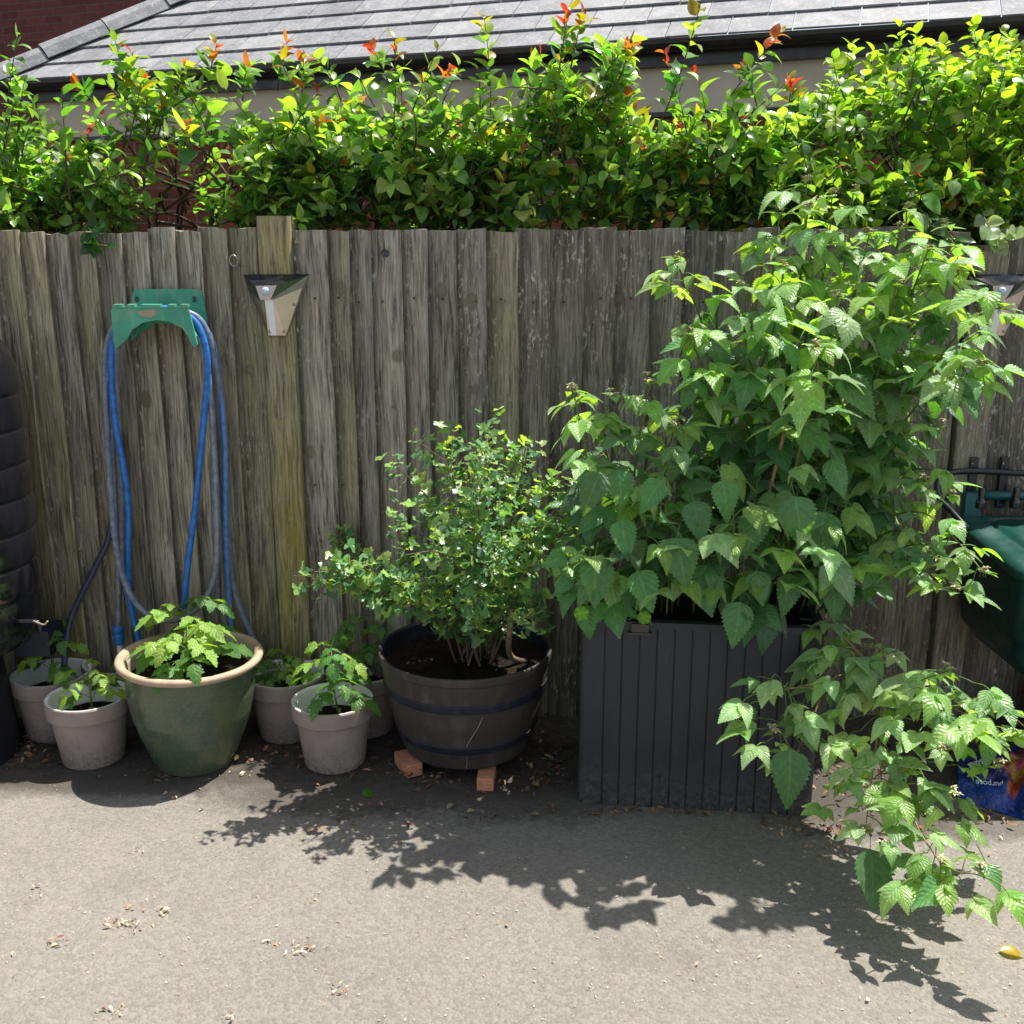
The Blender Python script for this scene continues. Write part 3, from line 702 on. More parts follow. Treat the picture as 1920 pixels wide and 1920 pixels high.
sprig("drooping_sprig", "dark glossy sprig drooping over the fence between the raspberry and the climber", [(1740, 400, 3.65), (1750, 425, 3.48), (1775, 445, 3.44), (1810, 455, 3.43)], 22, .055, (.05, .11, .03), T_broad, 8)

# ------------------------------------------------------------------ solar lights
def solar(dx, label, yb):
    S = lambda px, py, y: P(px, py, y) + Vector((dx, 0, 0))
    root = thing("solar_wall_light", S(518, 570, yb), label, "solar light", "wedge shaped solar lights on the fence posts")
    TL, TR, BR, BL = S(456, 515, yb), S(581, 514, yb), S(536, 631, yb), S(503, 631, yb)
    f = yb - .065
    s1, s2, s3, s4 = S(479, 536, f), S(519, 535, f), S(507, 562, f), S(488, 562, f)
    ml, mr = S(466, 545, yb - .012), S(566, 540, yb - .012)
    b1, b2 = S(503, 629, yb - .014), S(536, 629, yb - .014)
    mb = MB(); mb.prism([TL, TR, BR, BL], (0, .006, 0)); mb.build("back_plate", M_grey, root)
    mb = MB(); mb.add([TL, TR, s2, s1], [(0, 1, 2, 3)])
    mb.add([p + Vector((0, .004, -.004)) for p in (TL, TR, s2, s1)], [(3, 2, 1, 0)]); mb.build("solar_panel", M_panel, root)
    c1, c2 = S(496, 562, f + .012), S(512, 562, f + .012); b3, b4 = S(508, 629, yb - .016), S(519, 629, yb - .016)
    mb = MB(); mb.add([TL + Vector((.002, -.002, -.002)), s1, s4, ml], [(0, 1, 2, 3)]); mb.build("shade_side", M_steel_refl, root)  # upper side facets carry a painted dark reflection
    mb = MB(); mb.add([TR + Vector((-.002, -.002, -.002)), mr, s3, s2], [(0, 1, 2, 3)]); mb.build("shade_side", M_steel_refl, root)
    mb = MB()
    mb.add([ml, s4, c1, b3, b1], [(0, 1, 2, 3, 4)]); mb.add([s3, mr, b2, b4, c2], [(0, 1, 2, 3, 4)])
    mb.add([b1, b3, b4, b2, BR, BL], [(0, 1, 2, 3, 4, 5)]); mb.add([ml, b1, BL, TL], [(0, 1, 2, 3)]); mb.add([mr, TR, BR, b2], [(0, 1, 2, 3)])
    mb.build("body", M_steel, root)
    mb = MB(); mb.add([p + Vector((0, -.001, 0)) for p in (c1, c2, b4, b3)], [(0, 1, 2, 3)]); mb.build("light_strip", M_strip, root)
    mb = MB(); mb.add([s1, s2, s3, s4], [(0, 1, 2, 3)]); mb.add([s4, s3, c2, c1], [(0, 1, 2, 3)]); face = mb.build("sensor_face", plastic("satin_face", (.50, .42, .38), .5, .4, .05), root)
    mb = MB(); c = S(498, 546, f - .001)
    mb.lathe([(.0001, .009), (.007, .008), (.012, .0035), (.0135, 0), (.0135, -.006)], 0, 0, 0, 20, M=Matrix.Translation(c) @ Matrix.Rotation(R(90), 4, 'X')); mb.build("sensor_lens", M_lens, face)
    for (a, b) in ((471, 572), (552, 572), (505, 622), (532, 622)):
        mb = MB(); mb.lathe([(.0001, .002), (.0035, .0015), (.004, -.002)], 0, 0, 0, 10, M=Matrix.Translation(S(a, b, yb - .022)) @ Matrix.Rotation(R(90), 4, 'X')); mb.build("screw", M_screw, root)
solar(0, "triangular steel solar light on the mossy post right of the hose", YF - .032)
solar(P(1868, 500, YF).x - P(518, 500, YF).x, "triangular steel solar light partly hidden by raspberry leaves at the right edge", YF - .032)

# ------------------------------------------------------------------ hose hanger and hose
hang = thing("hose_hanger", P(300, 590, YF - .03), "green plastic saddle hose hanger screwed to the left part of the fence", "hose hanger")
yb = YF - .026; yfz = YF - .20
mb = MB()
mb.prism([P(x, y, yb) for x, y in ((250, 545), (256, 542), (372, 542), (378, 546), (388, 600), (388, 640), (372, 640), (345, 610), (290, 606), (262, 625), (246, 640), (247, 560))], (0, .012, 0))
bp = mb.build("back_plate", M_hanger, hang)
for x in (256, 364):
    mb = MB(); c = P(x, 561, yb - .004); mb.box(c.x - .005, c.x + .005, c.y, c.y + .004, c.z - .009, c.z + .009)
    mb.build("screw_slot", M_black, bp)
# front flange: an arch with two legs
out = [(208, 582), (213, 575), (345, 575), (354, 582), (370, 646), (366, 650), (360, 648), (352, 630), (342, 616), (320, 604), (295, 600), (268, 605), (248, 618), (238, 636), (216, 655), (213, 640)]
mb = MB(); mb.prism([P(x, y, yfz) for x, y in out], (0, .010, 0)); fl = mb.build("front_flange", M_hanger, hang)
mb = MB()    # worn paint patch
mb.prism([P(x, y, yfz - .0015) for x, y in ((256, 583), (290, 580), (292, 590), (283, 596), (268, 594), (258, 588))], (0, .0013, 0)); mb.build("worn_patch", plastic("bare_worn_plastic", (.36, .29, .21), .8), fl)
for (xa, xb) in ((210, 228), (236, 252), (262, 300), (312, 328), (336, 352)):      # tabs added to stand in for the lit, broken top edge
    mb = MB(); mb.prism([P(x, y, yfz - .004) for x, y in ((xa, 577), (xb, 577), (xb, 571), (xa + 2, 571))], (0, .022, .001)); mb.build("lit_edge_tab", M_hanger, fl)
# the saddle between plate and flange
arc = []
cxm = P(285, 600, yfz); 
rad = .135
mb = MB(); 
def saddle_pt(a, r): return (cxm.x + .0 + r * math.cos(a), cxm.z - .095 + r * math.sin(a))
prof = [saddle_pt(a, rad) for a in np.linspace(R(18), R(162), 15)] + [saddle_pt(a, rad - .009) for a in np.linspace(R(162), R(18), 15)]
mb.prism([Vector((x, yfz + .0095, z)) for x, z in prof], (0, yb - yfz - .0095, 0)); 
for k in range(5):
    a = R(40 + 25 * k); x, z = saddle_pt(a, rad - .012); mb.box(x - .004, x + .004, yfz + .01, yb, z - .012, z + .004)
mb.build("saddle", M_hanger, hang)

hose = thing("garden_hose", P(310, 900, YF - .1), "coiled blue and grey garden hose hanging in long loops from the green hanger", "hose")
BL_ = (.022, .15, .50); GB = (.19, .21, .25); MIDB = (.13, .17, .26)
def hloop(pts, c1, c2, nm="hose_loop"):
    mb = MB()
    mb.tube([P(*p) for p in pts],   .0108, 10, sub=10, cf=lambda n, t: c1 if (n.x * .9 - n.z * .2) < .25 else c2)
    return mb
y0 = YF - .10
def both(L, bottom, Rr, c1, c2, yo):   # over the saddle and down to a loop
    top = [(L[0][0] + 14, 604, y0 + yo), (L[0][0] + 45, 583, y0 + yo - .02), (300, 578, y0 + yo - .03), (Rr[0][0] - 30, 582, y0 + yo - .02), (Rr[0][0] - 8, 602, y0 + yo)]
    return [(x, y, y0 + yo) for x, y in bottom[0]] + [(x, y, y0 + yo) for x, y in L[::-1]] + top + [(x, y, y0 + yo) for x, y in Rr] + [(x, y, y0 + yo) for x, y in bottom[1]]
loops = []
# grey outer loop: left side down, round the bottom, up the right
loops.append(([(352, 590, y0 - .03), (375, 630, y0 - .03), (392, 720, y0 - .03), (402, 850, y0 - .03), (407, 1000, y0 - .03), (402, 1080, y0 - .03), (375, 1135, y0 - .03), (325, 1163, y0 - .03), (275, 1150, y0 - .03), (240, 1105, y0 - .03), (218, 1030, y0 - .03), (206, 900, y0 - .03), (199, 760, y0 - .03), (198, 680, y0 - .03), (206, 630, y0 - .03), (235, 592, y0 - .05), (290, 578, y0 - .06), (352, 586, y0 - .02), (382, 610, y0 - .01), (402, 670, y0), (415, 760, y0 + .01), (424, 900, y0 + .02), (428, 1020, y0 + .02), (440, 1110, y0 + .03), (470, 1190, y0 + .03), (490, 1240, y0 + .02)], GB, MIDB))
# vivid blue loop
loops.append(([(345, 1140, y0 - .045), (352, 1060, y0 - .045), (366, 950, y0 - .045), (381, 800, y0 - .045), (389, 700, y0 - .045), (384, 645, y0 - .045), (366, 604, y0 - .045), (330, 582, y0 - .06), (280, 580, y0 - .06), (228, 600, y0 - .045), (210, 650, y0 - .045), (209, 705, y0 - .045), (216, 790, y0 - .04), (232, 880, y0 - .03), (241, 960, y0 - .01), (240, 1040, y0 + .01), (243, 1120, y0 + .02), (262, 1210, y0 + .02)], BL_, (.02, .15, .50)))
# thinner grey runs behind
loops.append(([(222, 620, y0 + .03), (218, 700, y0 + .03), (222, 820, y0 + .03), (228, 960, y0 + .03), (232, 1060, y0 + .03), (245, 1140, y0 + .03), (268, 1230, y0 + .03)], GB, GB))
loops.append(([(214, 640, y0 + .045), (212, 760, y0 + .045), (216, 900, y0 + .045), (222, 1050, y0 + .045), (223, 1150, y0 + .045), (222, 1180, y0 + .04)], GB, (.13, .145, .18)))
loops.append(([(366, 592, y0 + .02), (398, 640, y0 + .02), (412, 720, y0 + .01), (422, 840, y0), (423, 980, y0), (428, 1100, y0 + .01), (436, 1230, y0 + .02)], (.06, .19, .52), (.12, .16, .26)))
loops.append(([(388, 640, y0 + .045), (400, 760, y0 + .045), (400, 900, y0 + .045), (405, 1020, y0 + .045), (411, 1140, y0 + .04)], GB, (.13, .145, .18)))
loops.append(([(212, 800, y0 + .07), (213, 900, y0 + .065), (206, 1000, y0 + .05), (180, 1060, y0 + .05), (150, 1120, y0 + .05), (130, 1170, y0 + .03), (122, 1230, y0 - .03), (118, 1290, y0 - .1)], (.04, .055, .10), (.05, .06, .10)))
for pts, c1, c2 in loops: hloop(pts, c1, c2).build("hose_run", M_hose, hose)
mb = MB(); c = P(222, 1188, y0 + .04)
mb.lathe([(.0001, .03), (.014, .03), (.019, .024), (.019, .008), (.0165, .004), (.0165, -.002), (.018, -.004), (.018, -.034), (.015, -.040), (.0001, -.04)], c.x, c.y, c.z, 20)
cn = mb.build("hose_connector", plastic("blue_connector", (.02, .14, .42), .4), hose)
mb = MB(); mb.lathe([(.0001, 0), (.010, 0), (.010, -.03), (.0001, -.03)], c.x, c.y, c.z - .0402, 14); mb.build("spigot", M_potin, cn)

# ------------------------------------------------------------------ water butt at the left edge
wx, wy = -1.85, 3.20
butt = thing("water_butt", (wx, wy, 0), "tall glossy black ribbed water butt cut off by the left edge", "water butt")
prof = [(.0001, 1.46), (.12, 1.455), (.20, 1.43), (.245, 1.39), (.268, 1.345)]
rtab = [(.40, .235), (.44, .262), (.55, .276), (.80, .284), (1.10, .287), (1.25, .284), (1.34, .272)]
z = 1.335
while z > .56:
    for k, dr in ((0, -.0035), (.006, .001), (.028, .0035), (.052, .0045), (.076, .0035), (.097, .001), (.103, -.0035)): prof.append((interp(rtab, z - k) + dr, z - k))
    z -= .109
prof += [(.274, .53), (.266, .46), (.255, .43), (.235, .405), (.0001, .405)]
mb = MB(); mb.lathe(prof, wx, wy, 0, 96); mb.build("barrel_body", M_black, butt)
mb = MB(); mb.lathe([(.0001, .404), (.185, .404), (.19, .38), (.222, .03), (.228, 0), (.0001, 0)], wx - .07, wy, 0, 40); mb.build("stand", plastic("dark_stand", (.010, .011, .014), .5), butt)
mb = MB(); c = P(66, 1165, 3.1); mb.tube([c + Vector((-.06, .0, .0)), c, c + Vector((.012, -.0, -.01)), c + Vector((.014, 0, -.035))], .007, 10, sub=4); tp = mb.build("tap", M_navy, butt)
mb = MB(); mb.tube([c + Vector((.0, -.012, .006)), c + Vector((.035, -.02, -.004)), c + Vector((.05, -.02, .008))], .003, 6, sub=4, c=(.35, .28, .22)); mb.build("wire", M_attr, tp)
mb = MB(); c = P(64, 1200, 3.3); mb.box(c.x - .07, c.x + .05, c.y, c.y + .12, c.z - .06, c.z + .03)
tag(mb.build("storage_box", plastic("navy_box_plastic", (.012, .018, .035), .5)), "small dark navy plastic box tucked behind the water butt stand", "box")

# ------------------------------------------------------------------ pots
SOILP = lambda r: None
def soil_disc(mbx, cx, cy, z, r, seg=28, amp=.008):
    v = [(cx, cy, z + amp)]; rings = 5; f = []
    for i in range(1, rings + 1):
        for k in range(seg):
            a = 2 * math.pi * k / seg; q = r * i / rings
            v.append((cx + q * math.cos(a), cy + q * math.sin(a), z + (rng.uniform(-amp, amp) if i < rings else 0)))
    for k in range(seg): f.append((0, 1 + k, 1 + (k + 1) % seg))
    for i in range(1, rings):
        for k in range(seg): f.append((1 + (i - 1) * seg + k, 1 + i * seg + k, 1 + i * seg + (k + 1) % seg, 1 + (i - 1) * seg + (k + 1) % seg))
    mbx.add(v, f, 0, True)
H_, RT, RB = .228, .137, .100
proto = None
def grey_pot(px, py, label, rz=0, sc_=1.0):
    global proto
    b = G(px, py); cx, cy = b.x * (b.y + RB) / b.y, b.y + RB
    if proto is None:
        root = thing("plant_pot", (cx, cy, 0), label, "plant pot", "grey plastic pots with white insides"); root.rotation_euler.z = rz
        mb = MB(); mb.lathe([(.0001, .002), (RB - .006, .0), (RB, .006), (.122, H_ - .056), (.124, H_ - .056), (.133, H_ - .054), (.1345, H_ - .050), (RT, H_ - .004), (RT - .002, H_ + .001), (RT - .004, H_ + .002)], cx, cy, 0, 56); mb.build("outer_wall", M_pot, root)
        mb = MB(); mb.lathe([(RT - .004, H_ + .002), (RT - .011, H_ + .001), (RT - .014, H_ - .004), (.112, H_ - .058), (.110, H_ - .062), (.100, .10)], cx, cy, 0, 56); mb.build("inner_wall", M_potin, root)
        mb = MB(); soil_disc(mb, cx, cy, H_ - .072, .112); mb.build("soil", M_soil, root)
        proto = root
    else:
        root = proto.copy(); col.objects.link(root); root.location = (cx, cy, 0); root.rotation_euler.z = rz; root['label'] = label
        for ch in list(proto.children):
            c = ch.copy(); col.objects.link(c); c.parent = root
    return Vector((cx, cy, H_ - .065))
pA = grey_pot(630, 1455, "grey plastic pot standing in front of the barrel planter's left side, white inside", .3)
pB = grey_pot(180, 1447, "grey plastic pot standing in front, left of the green glazed pot", 1.4)
pC = grey_pot(112, 1396, "grey plastic pot standing beside the black water butt", 2.5)
pD = grey_pot(543, 1398, "grey plastic pot standing just right of the green glazed pot", 3.3)
pE = grey_pot(688, 1388, "grey plastic pot tucked in shade against the barrel planter", 4.1)
pF = grey_pot(240, 1368, "grey plastic pot hidden behind the green glazed pot under the hose connector", 5.3)

# green glazed pot
gx, gy = G(370, 1462).x * 1.045, G(370, 1462).y + .135
gp = thing("glazed_pot", (gx, gy, 0), "large green glazed ceramic pot with bare clay rim", "plant pot")
TLT = Matrix.Translation((gx, gy, 0)) @ Matrix.Rotation(R(1.5), 4, 'Y') @ Matrix.Translation((-gx, -gy, 0))
mb = MB(); mb.lathe([(.0001, 0), (.118, 0), (.126, .006), (.145, .05), (.172, .12), (.192, .19), (.204, .26), (.207, .31), (.205, .345), (.2035, .358)], gx, gy, 0, 72, M=TLT); mb.build("body", M_glaze, gp)
mb = MB(); mb.lathe([(.2035, .360), (.212, .359), (.226, .361), (.2325, .367), (.2345, .374), (.232, .382), (.225, .385), (.215, .384), (.208, .380), (.205, .374)], gx, gy, 0, 72, M=TLT); mb.build("rim", M_rim, gp)
mb = MB(); mb.lathe([(.205, .374), (.199, .352), (.198, .31), (.19, .24)], gx, gy, 0, 56, M=TLT); mb.build("inner_wall", M_claygrey, gp)
mb = MB(); soil_disc(mb, gx, gy, .318, .196); mb.build("soil", M_soil, gp)

# barrel planter on terracotta pieces
bx_, by_ = -.155, 3.19; BZ = .048
bar = thing("barrel_planter", (bx_, by_, BZ), "dark brown half barrel planter with two navy bands standing on terracotta blocks", "planter")
mb = MB(); pb = [(.0001, 0), (.195, 0), (.208, .010), (.232, .075), (.252, .15), (.266, .22), (.276, .285), (.280, .318), (.2865, .322), (.288, .345), (.2865, .349), (.281, .349)]
mb.lathe(pb, bx_, by_, BZ, 84); body = mb.build("body", M_barrel, bar)
mb = MB(); mb.lathe([(.281, .349), (.275, .345), (.268, .29), (.262, .25)], bx_, by_, BZ, 64); mb.build("inner_wall", M_band, bar)
def prad(z): return interp([(z_, r_) for r_, z_ in pb[1:8]], z)
for za, zb in ((.070, .098), (.225, .253)):
    mb = MB(); mb.lathe([(prad(za) - .002, za), (prad(za) + .004, za + .001), (prad(zb) + .004, zb - .001), (prad(zb) - .002, zb)], bx_, by_, BZ, 84); mb.build("band", M_band, bar)
mb = MB(); soil_disc(mb, bx_, by_, BZ + .30, .2705, amp=.014); mb.build("soil", M_soil, bar)
mb = MB()     # scuffs and scratches on the barrel
a0 = R(-83)
def onb(a, z, o=.0022): r_ = prad(z) + o; return Vector((bx_ + r_ * math.cos(a), by_ + r_ * math.sin(a), BZ + z))
mb.tube([onb(R(-76), .215), onb(R(-80), .17), onb(R(-86), .12), onb(R(-87), .102)], .0013, 4, c=(.30, .29, .27), sub=4)
mb.tube([onb(R(-87), .066), onb(R(-87), .03), onb(R(-88), .012)], .0013, 4, c=(.26, .25, .23), sub=4)
mb.build("scratch", M_attr, bar)
def foot(px, py, rz, label):
    c = G(px, py); root = None
    mb = MB(); M = Matrix.Translation((c.x, c.y, 0)) @ Matrix.Rotation(rz, 4, 'Z')
    pr = []
    n = 4; L = .052
    for i in range(n): 
        z = .046 * i / n
        pr += [(-.026, z + .001), (-.029, z + .003), (-.029, z + .0085), (-.026, z + .0105)]
    poly = [(p[0], p[1]) for p in pr] + [(.028, .046), (.029, .040), (.029, .004), (.027, .0)]
    # ribbed front face: profile in y-z, extruded along x
    mb.prism([M @ Vector((-.026, y, z)) for y, z in poly], M.to_3x3() @ Vector((.052, 0, 0)))
    mb.box(-.0262, .0262, .0285, .085, .002, .0455, M=M)
    tag(mb.build("terracotta_block", M_terra), label, "block", "terracotta blocks under the barrel planter")
foot(772, 1450, R(28), "small ribbed terracotta block under the left front of the barrel planter")
foot(911, 1476, R(-4), "small ribbed terracotta block under the front middle of the barrel planter")

# anthracite planter box
c0 = G(1083, 1506); c1 = G(1522, 1531); ux = Vector((c1.x - c0.x, c1.y - c0.y, 0)); W_ = ux.length; ux.normalize(); uy = Vector((-ux.y, ux.x, 0)); HP = .605
box = thing("planter_box", (c0.x, c0.y, 0), "tall rectangular anthracite planter with vertical grooves, full of raspberry canes", "planter")
D_ = .42; ng = 13; loop = []
def q2(x, y): return (x, y)
rc = .022
def side(p, d, L, grooves):
    out = []; 
    n = grooves; step = (L - 2 * rc) / n
    nrm = (d[1], -d[0])
    for i in range(n + 1):
        s = rc + i * step
        if 0 < i < n:
            out += [(s - .0028, 0), (s - .0022, -.006), (s + .0022, -.006), (s + .0028, 0)]
        else: out.append((s, 0))
    return [(p[0] + d[0] * s + nrm[0] * o, p[1] + d[1] * s + nrm[1] * o) for s, o in out]
def corner(cx, cy, a0):
    return [(cx + rc * math.cos(R(a)), cy + rc * math.sin(R(a))) for a in (a0 + 22.5, a0 + 45, a0 + 67.5)]
loop += side((0, 0), (1, 0), W_, ng); loop += corner(W_ - rc, rc, -90)
loop += side((W_, 0), (0, 1), D_, 7); loop += corner(W_ - rc, D_ - rc, 0)
loop += side((W_, D_), (-1, 0), W_, ng); loop += corner(rc, D_ - rc, 90)
loop += side((0, D_), (0, -1), D_, 7); loop += corner(rc, rc, 180)
o3 = Vector((c0.x, c0.y, 0)); wp = lambda p, z: o3 + ux * p[0] + uy * p[1] + Vector((0, 0, z))
mb = MB(); n = len(loop)
inn = [(.02 + (x / W_) * (W_ - .04), .02 + (y / D_) * (D_ - .04)) for x, y in loop]
v = [wp(p, 0) for p in loop] + [wp(p, HP - .022) for p in loop] + [wp(p, HP - .022) for p in inn] + [wp(p, .4) for p in inn]
f = []
for lv in range(3):
    for i in range(n): f.append((lv * n + i, lv * n + (i + 1) % n, (lv + 1) * n + (i + 1) % n, (lv + 1) * n + i))
mb.add(v, f, 0, False); mb.build("grooved_wall", M_anth, box)
mb = MB()
def ringbox(x0, x1, y0_, y1_): 
    pts = [wp((x0, y0_), HP - .0215), wp((x1, y0_), HP - .0215), wp((x1, y1_), HP - .0215), wp((x0, y1_), HP - .0215)]
    mb.prism(pts, (0, 0, .0215))
ringbox(-.004, W_ + .004, -.004, .024); ringbox(-.004, W_ + .004, D_ - .024, D_ + .004); ringbox(-.004, .024, .0245, D_ - .0245); ringbox(W_ - .024, W_ + .004, .0245, D_ - .0245)
mb.build("rim", M_anth, box)
mb = MB(); pts = [wp(p, .555) for p in ((.021, .021), (W_ - .021, .021), (W_ - .021, D_ - .021), (.021, D_ - .021))]; mb.add(pts, [(0, 1, 2, 3)]); mb.build("soil", M_soil, box)
mb = MB(); mb.prism([wp((.15, -.012), HP - .03), wp((.20, -.012), HP - .03), wp((.20, -.004), HP - .03), wp((.15, -.004), HP - .03)], (0, 0, .026)); mb.prism([wp((.14, -.016), HP - .036), wp((.21, -.016), HP - .036), wp((.21, -.004), HP - .036), wp((.14, -.004), HP - .036)], (0, 0, .006)); mb.build("clip", M_black, box)

# ------------------------------------------------------------------ raspberry
g = random.Random(99)
rasp = thing("raspberry_bush", wp((W_ / 2, D_ / 2), .555), "tall raspberry bush with large toothed leaves growing out of the anthracite planter", "bush")
lb = LB(); st = MB(); fl = LB(); RG = (.080, .215, .065); RY = (.16, .31, .055); RD = (.052, .155, .052)
def rcol(f=0.5):
    r = g.random()
    if f > .85: return jit(RY, .25, g)
    return jit(RG if r < .6 else RD if r < .9 else RY, .25, g)
def trifol(o, out, L, f, five=False, flat=False):
    pet = L * g.uniform(.45, .75)
    pd = (out + Vector((0, 0, g.uniform(-.05, .35)))).normalized()
    m1 = o + pd * pet * .6; e1 = o + pd * pet + Vector((0, 0, -.01))
    st.tube([o, m1, e1], .0016, 4, c=jit((.12, .19, .045), .2, g), sub=2, caps=False)
    droop = g.uniform(-.8, .2) if not flat else g.uniform(-.55, .2)
    d = (Vector((out.x, out.y, 0)) + Vector((0, 0, droop)) + rv(.25, g)).normalized()
    nn = (Vector((out.x, out.y, 0)) * max(.1, -droop) + Vector((0, 0, 1.0)) + rv(.4, g))
    sd = d.cross(nn).normalized()
    c = (rcol(f) if g.random() > .45 * (f > .45) else jit((.21, .37, .16), .25, g)) if not flat else jit(g.choice([RY, (.13, .27, .09), (.25, .41, .17), (.30, .45, .21), (.22, .38, .13)]), .2, g)  # paler greens paint sunlight into the upper and spray leaves
    lb.leaf(g.choice(T_rasp), e1 + d * L * .12, d, nn, L, c, g.uniform(.85, 1.1))
    st.tube([e1, e1 + d * L * .13], .0012, 4, c=(.12, .19, .045), sub=1, caps=False)
    for s in (-1, 1):
        dd = (d * .55 + sd * s * .9 + Vector((0, 0, g.uniform(-.25, .05)))).normalized()
        lb.leaf(g.choice(T_rasp), e1, dd, nn + sd * s * g.uniform(.1, .5), L * g.uniform(.72, .9), jit(c, .12, g), g.uniform(.85, 1.05))
        if five:
            dd = (d * -.1 + sd * s + Vector((0, 0, -.25))).normalized()
            lb.leaf(g.choice(T_rasp), e1 - pd * pet * .3, dd, nn, L * .6, jit(c, .12, g))
fls = []
def flower(o):
    fl = LB(); fls.append(fl)
    for k in range(g.randint(3, 6)):
        c = o + rv(.010, g); 
        for j in range(5):
            a = j * 1.256 + g.random(); d = Vector((math.cos(a), math.sin(a), g.uniform(-.2, .7)))
            fl.leaf(T_hedge[2], c, d, (0, 0, 1), g.uniform(.011, .017), jit(g.choice([(.50, .48, .36), (.36, .42, .20), (.50, .40, .33)]), .2, g), .7)
        st.lathe([(.0005, .004), (.004, .003), (.005, 0), (.003, -.004), (.0005, -.005)], c.x, c.y, c.z, 6, c=jit((.30, .30, .10), .3, g))
        st.tube([c, c + Vector((0, 0, -.02)) + rv(.008, g)], .0009, 3, c=(.16, .2, .05), sub=1, caps=False)
def cane(pts, r0, L, t0=.25, step=.05, tipf=True, five=.1, front=.0, cc=(.12, .15, .05), fill=1.0, lean=0, flat=False):
    n_ = len(pts) - 1
    q = spline([P(p[0], p[1], min(p[2], 3.22) - (lean * (i / n_) ** 1.1 if lean else 0)) for i, p in enumerate(pts)], 10)
    st.tube(q, lambda t: r0 * (1 - .55 * t), 6, c=jit(cc, .2, g), sub=1)
    ln = sum((q[i + 1] - q[i]).length for i in range(len(q) - 1)); az = g.uniform(0, 6.28); acc = 0; nxt = t0 * ln
    for i in range(len(q) - 1):
        sg = (q[i + 1] - q[i]); acc += sg.length
        while acc >= nxt and nxt <= ln:
            t = sg.normalized(); b = Matrix.Rotation(az, 3, t) @ t.orthogonal().normalized()
            b = (b + Vector((0, -front, 0))).normalized(); f = nxt / ln
            out = (b + t * .25).normalized()
            if g.random() < fill: trifol(q[i], out, L * g.uniform(.75, 1.15) * (1 - .25 * f), f, g.random() < five, flat)
            nxt += step * g.uniform(.7, 1.3); az += 2.4 + g.uniform(-.4, .4)
    if tipf: 
        flower(q[-1] + Vector((0, 0, .012)))
        for k in range(3):
            a = g.uniform(0, 6.28); lb.leaf(g.choice(T_rasp), q[-1], (math.cos(a), math.sin(a), g.uniform(-.2, .5)), (0, 0, 1), L * .45, jit(RY, .2, g))
YB = 3.10
tall = [
 [(1400, 1165, 3.1), (1450, 900, 3.2), (1480, 760, 3.2), (1500, 520, 3.2), (1515, 395, 3.15)],
 [(1330, 1165, 3.2), (1370, 800, 3.3), (1420, 560, 3.3), (1430, 455, 3.2)],
 [(1450, 1165, 3.2), (1530, 800, 3.25), (1600, 560, 3.25), (1630, 440, 3.2)],
 [(1480, 1165, 3.1), (1600, 820, 3.2), (1690, 600, 3.2), (1740, 470, 3.1)],
 [(1500, 1165, 3.1), (1620, 850, 3.2), (1740, 700, 3.15), (1820, 600, 3.05), (1880, 575, 2.95)],
 [(1490, 1165, 3.15), (1620, 900, 3.2), (1720, 760, 3.15), (1800, 680, 3.05), (1840, 690, 2.95)],
 [(1330, 1165, 3.15), (1350, 800, 3.2), (1320, 620, 3.1), (1280, 520, 3.0), (1270, 490, 2.95)],
 [(1300, 1165, 3.15), (1340, 850, 3.15), (1320, 700, 3.05), (1290, 630, 2.95)],
 [(1400, 1165, 3.1), (1440, 850, 3.1), (1400, 650, 3.0), (1390, 540, 2.95)],
 [(1450, 1165, 3.1), (1500, 900, 3.1), (1560, 700, 3.0), (1570, 560, 2.95)],
 [(1420, 1165, 3.0), (1490, 880, 2.95), (1530, 720, 2.85), (1530, 650, 2.75)],
 [(1480, 1165, 3.15), (1580, 900, 3.2), (1640, 720, 3.2), (1680, 540, 3.15)],
 [(1420, 1165, 3.2), (1470, 800, 3.4), (1520, 600, 3.45), (1560, 450, 3.4)],
 [(1380, 1165, 3.1), (1400, 800, 3.1), (1450, 620, 3.0), (1470, 500, 2.95)],
 [(1450, 1165, 3.2), (1510, 700, 3.25), (1550, 480, 3.25), (1560, 370, 3.2)],
 [(1480, 1165, 3.2), (1600, 760, 3.25), (1660, 540, 3.25), (1690, 430, 3.2)],
 [(1490, 1165, 3.2), (1640, 780, 3.25), (1740, 580, 3.2), (1800, 510, 3.1)],
 [(1430, 1165, 3.2), (1480, 700, 3.25), (1505, 480, 3.25), (1512, 345, 3.2)],
 [(1450, 1165, 3.2), (1540, 700, 3.25), (1590, 460, 3.25), (1600, 360, 3.2)],
 [(1420, 1165, 3.2), (1440, 700, 3.25), (1450, 500, 3.25), (1462, 400, 3.2)],
 [(1480, 1165, 3.2), (1620, 700, 3.25), (1690, 500, 3.25), (1700, 395, 3.2)],
 [(1490, 1165, 3.2), (1660, 700, 3.25), (1760, 520, 3.25), (1775, 425, 3.2)],
]
for k, c in enumerate(tall): cane(c, .0045, .126, .28, .036, True, .2, .12, fill=(.95 if k < 17 else .8), flat=(k >= 14), lean=(.18, .15, .24, .30, .36, .36, .12, .12, .16, .15, .18, .28, .15, .16, .2, .2, .2, .18, .2, .16, .22, .26)[k])
st.tube([P(1400, 1165, 3.0), P(1435, 960, 2.93), P(1478, 780, 2.9)], .0055, 7, c=(.30, .20, .10), sub=6)
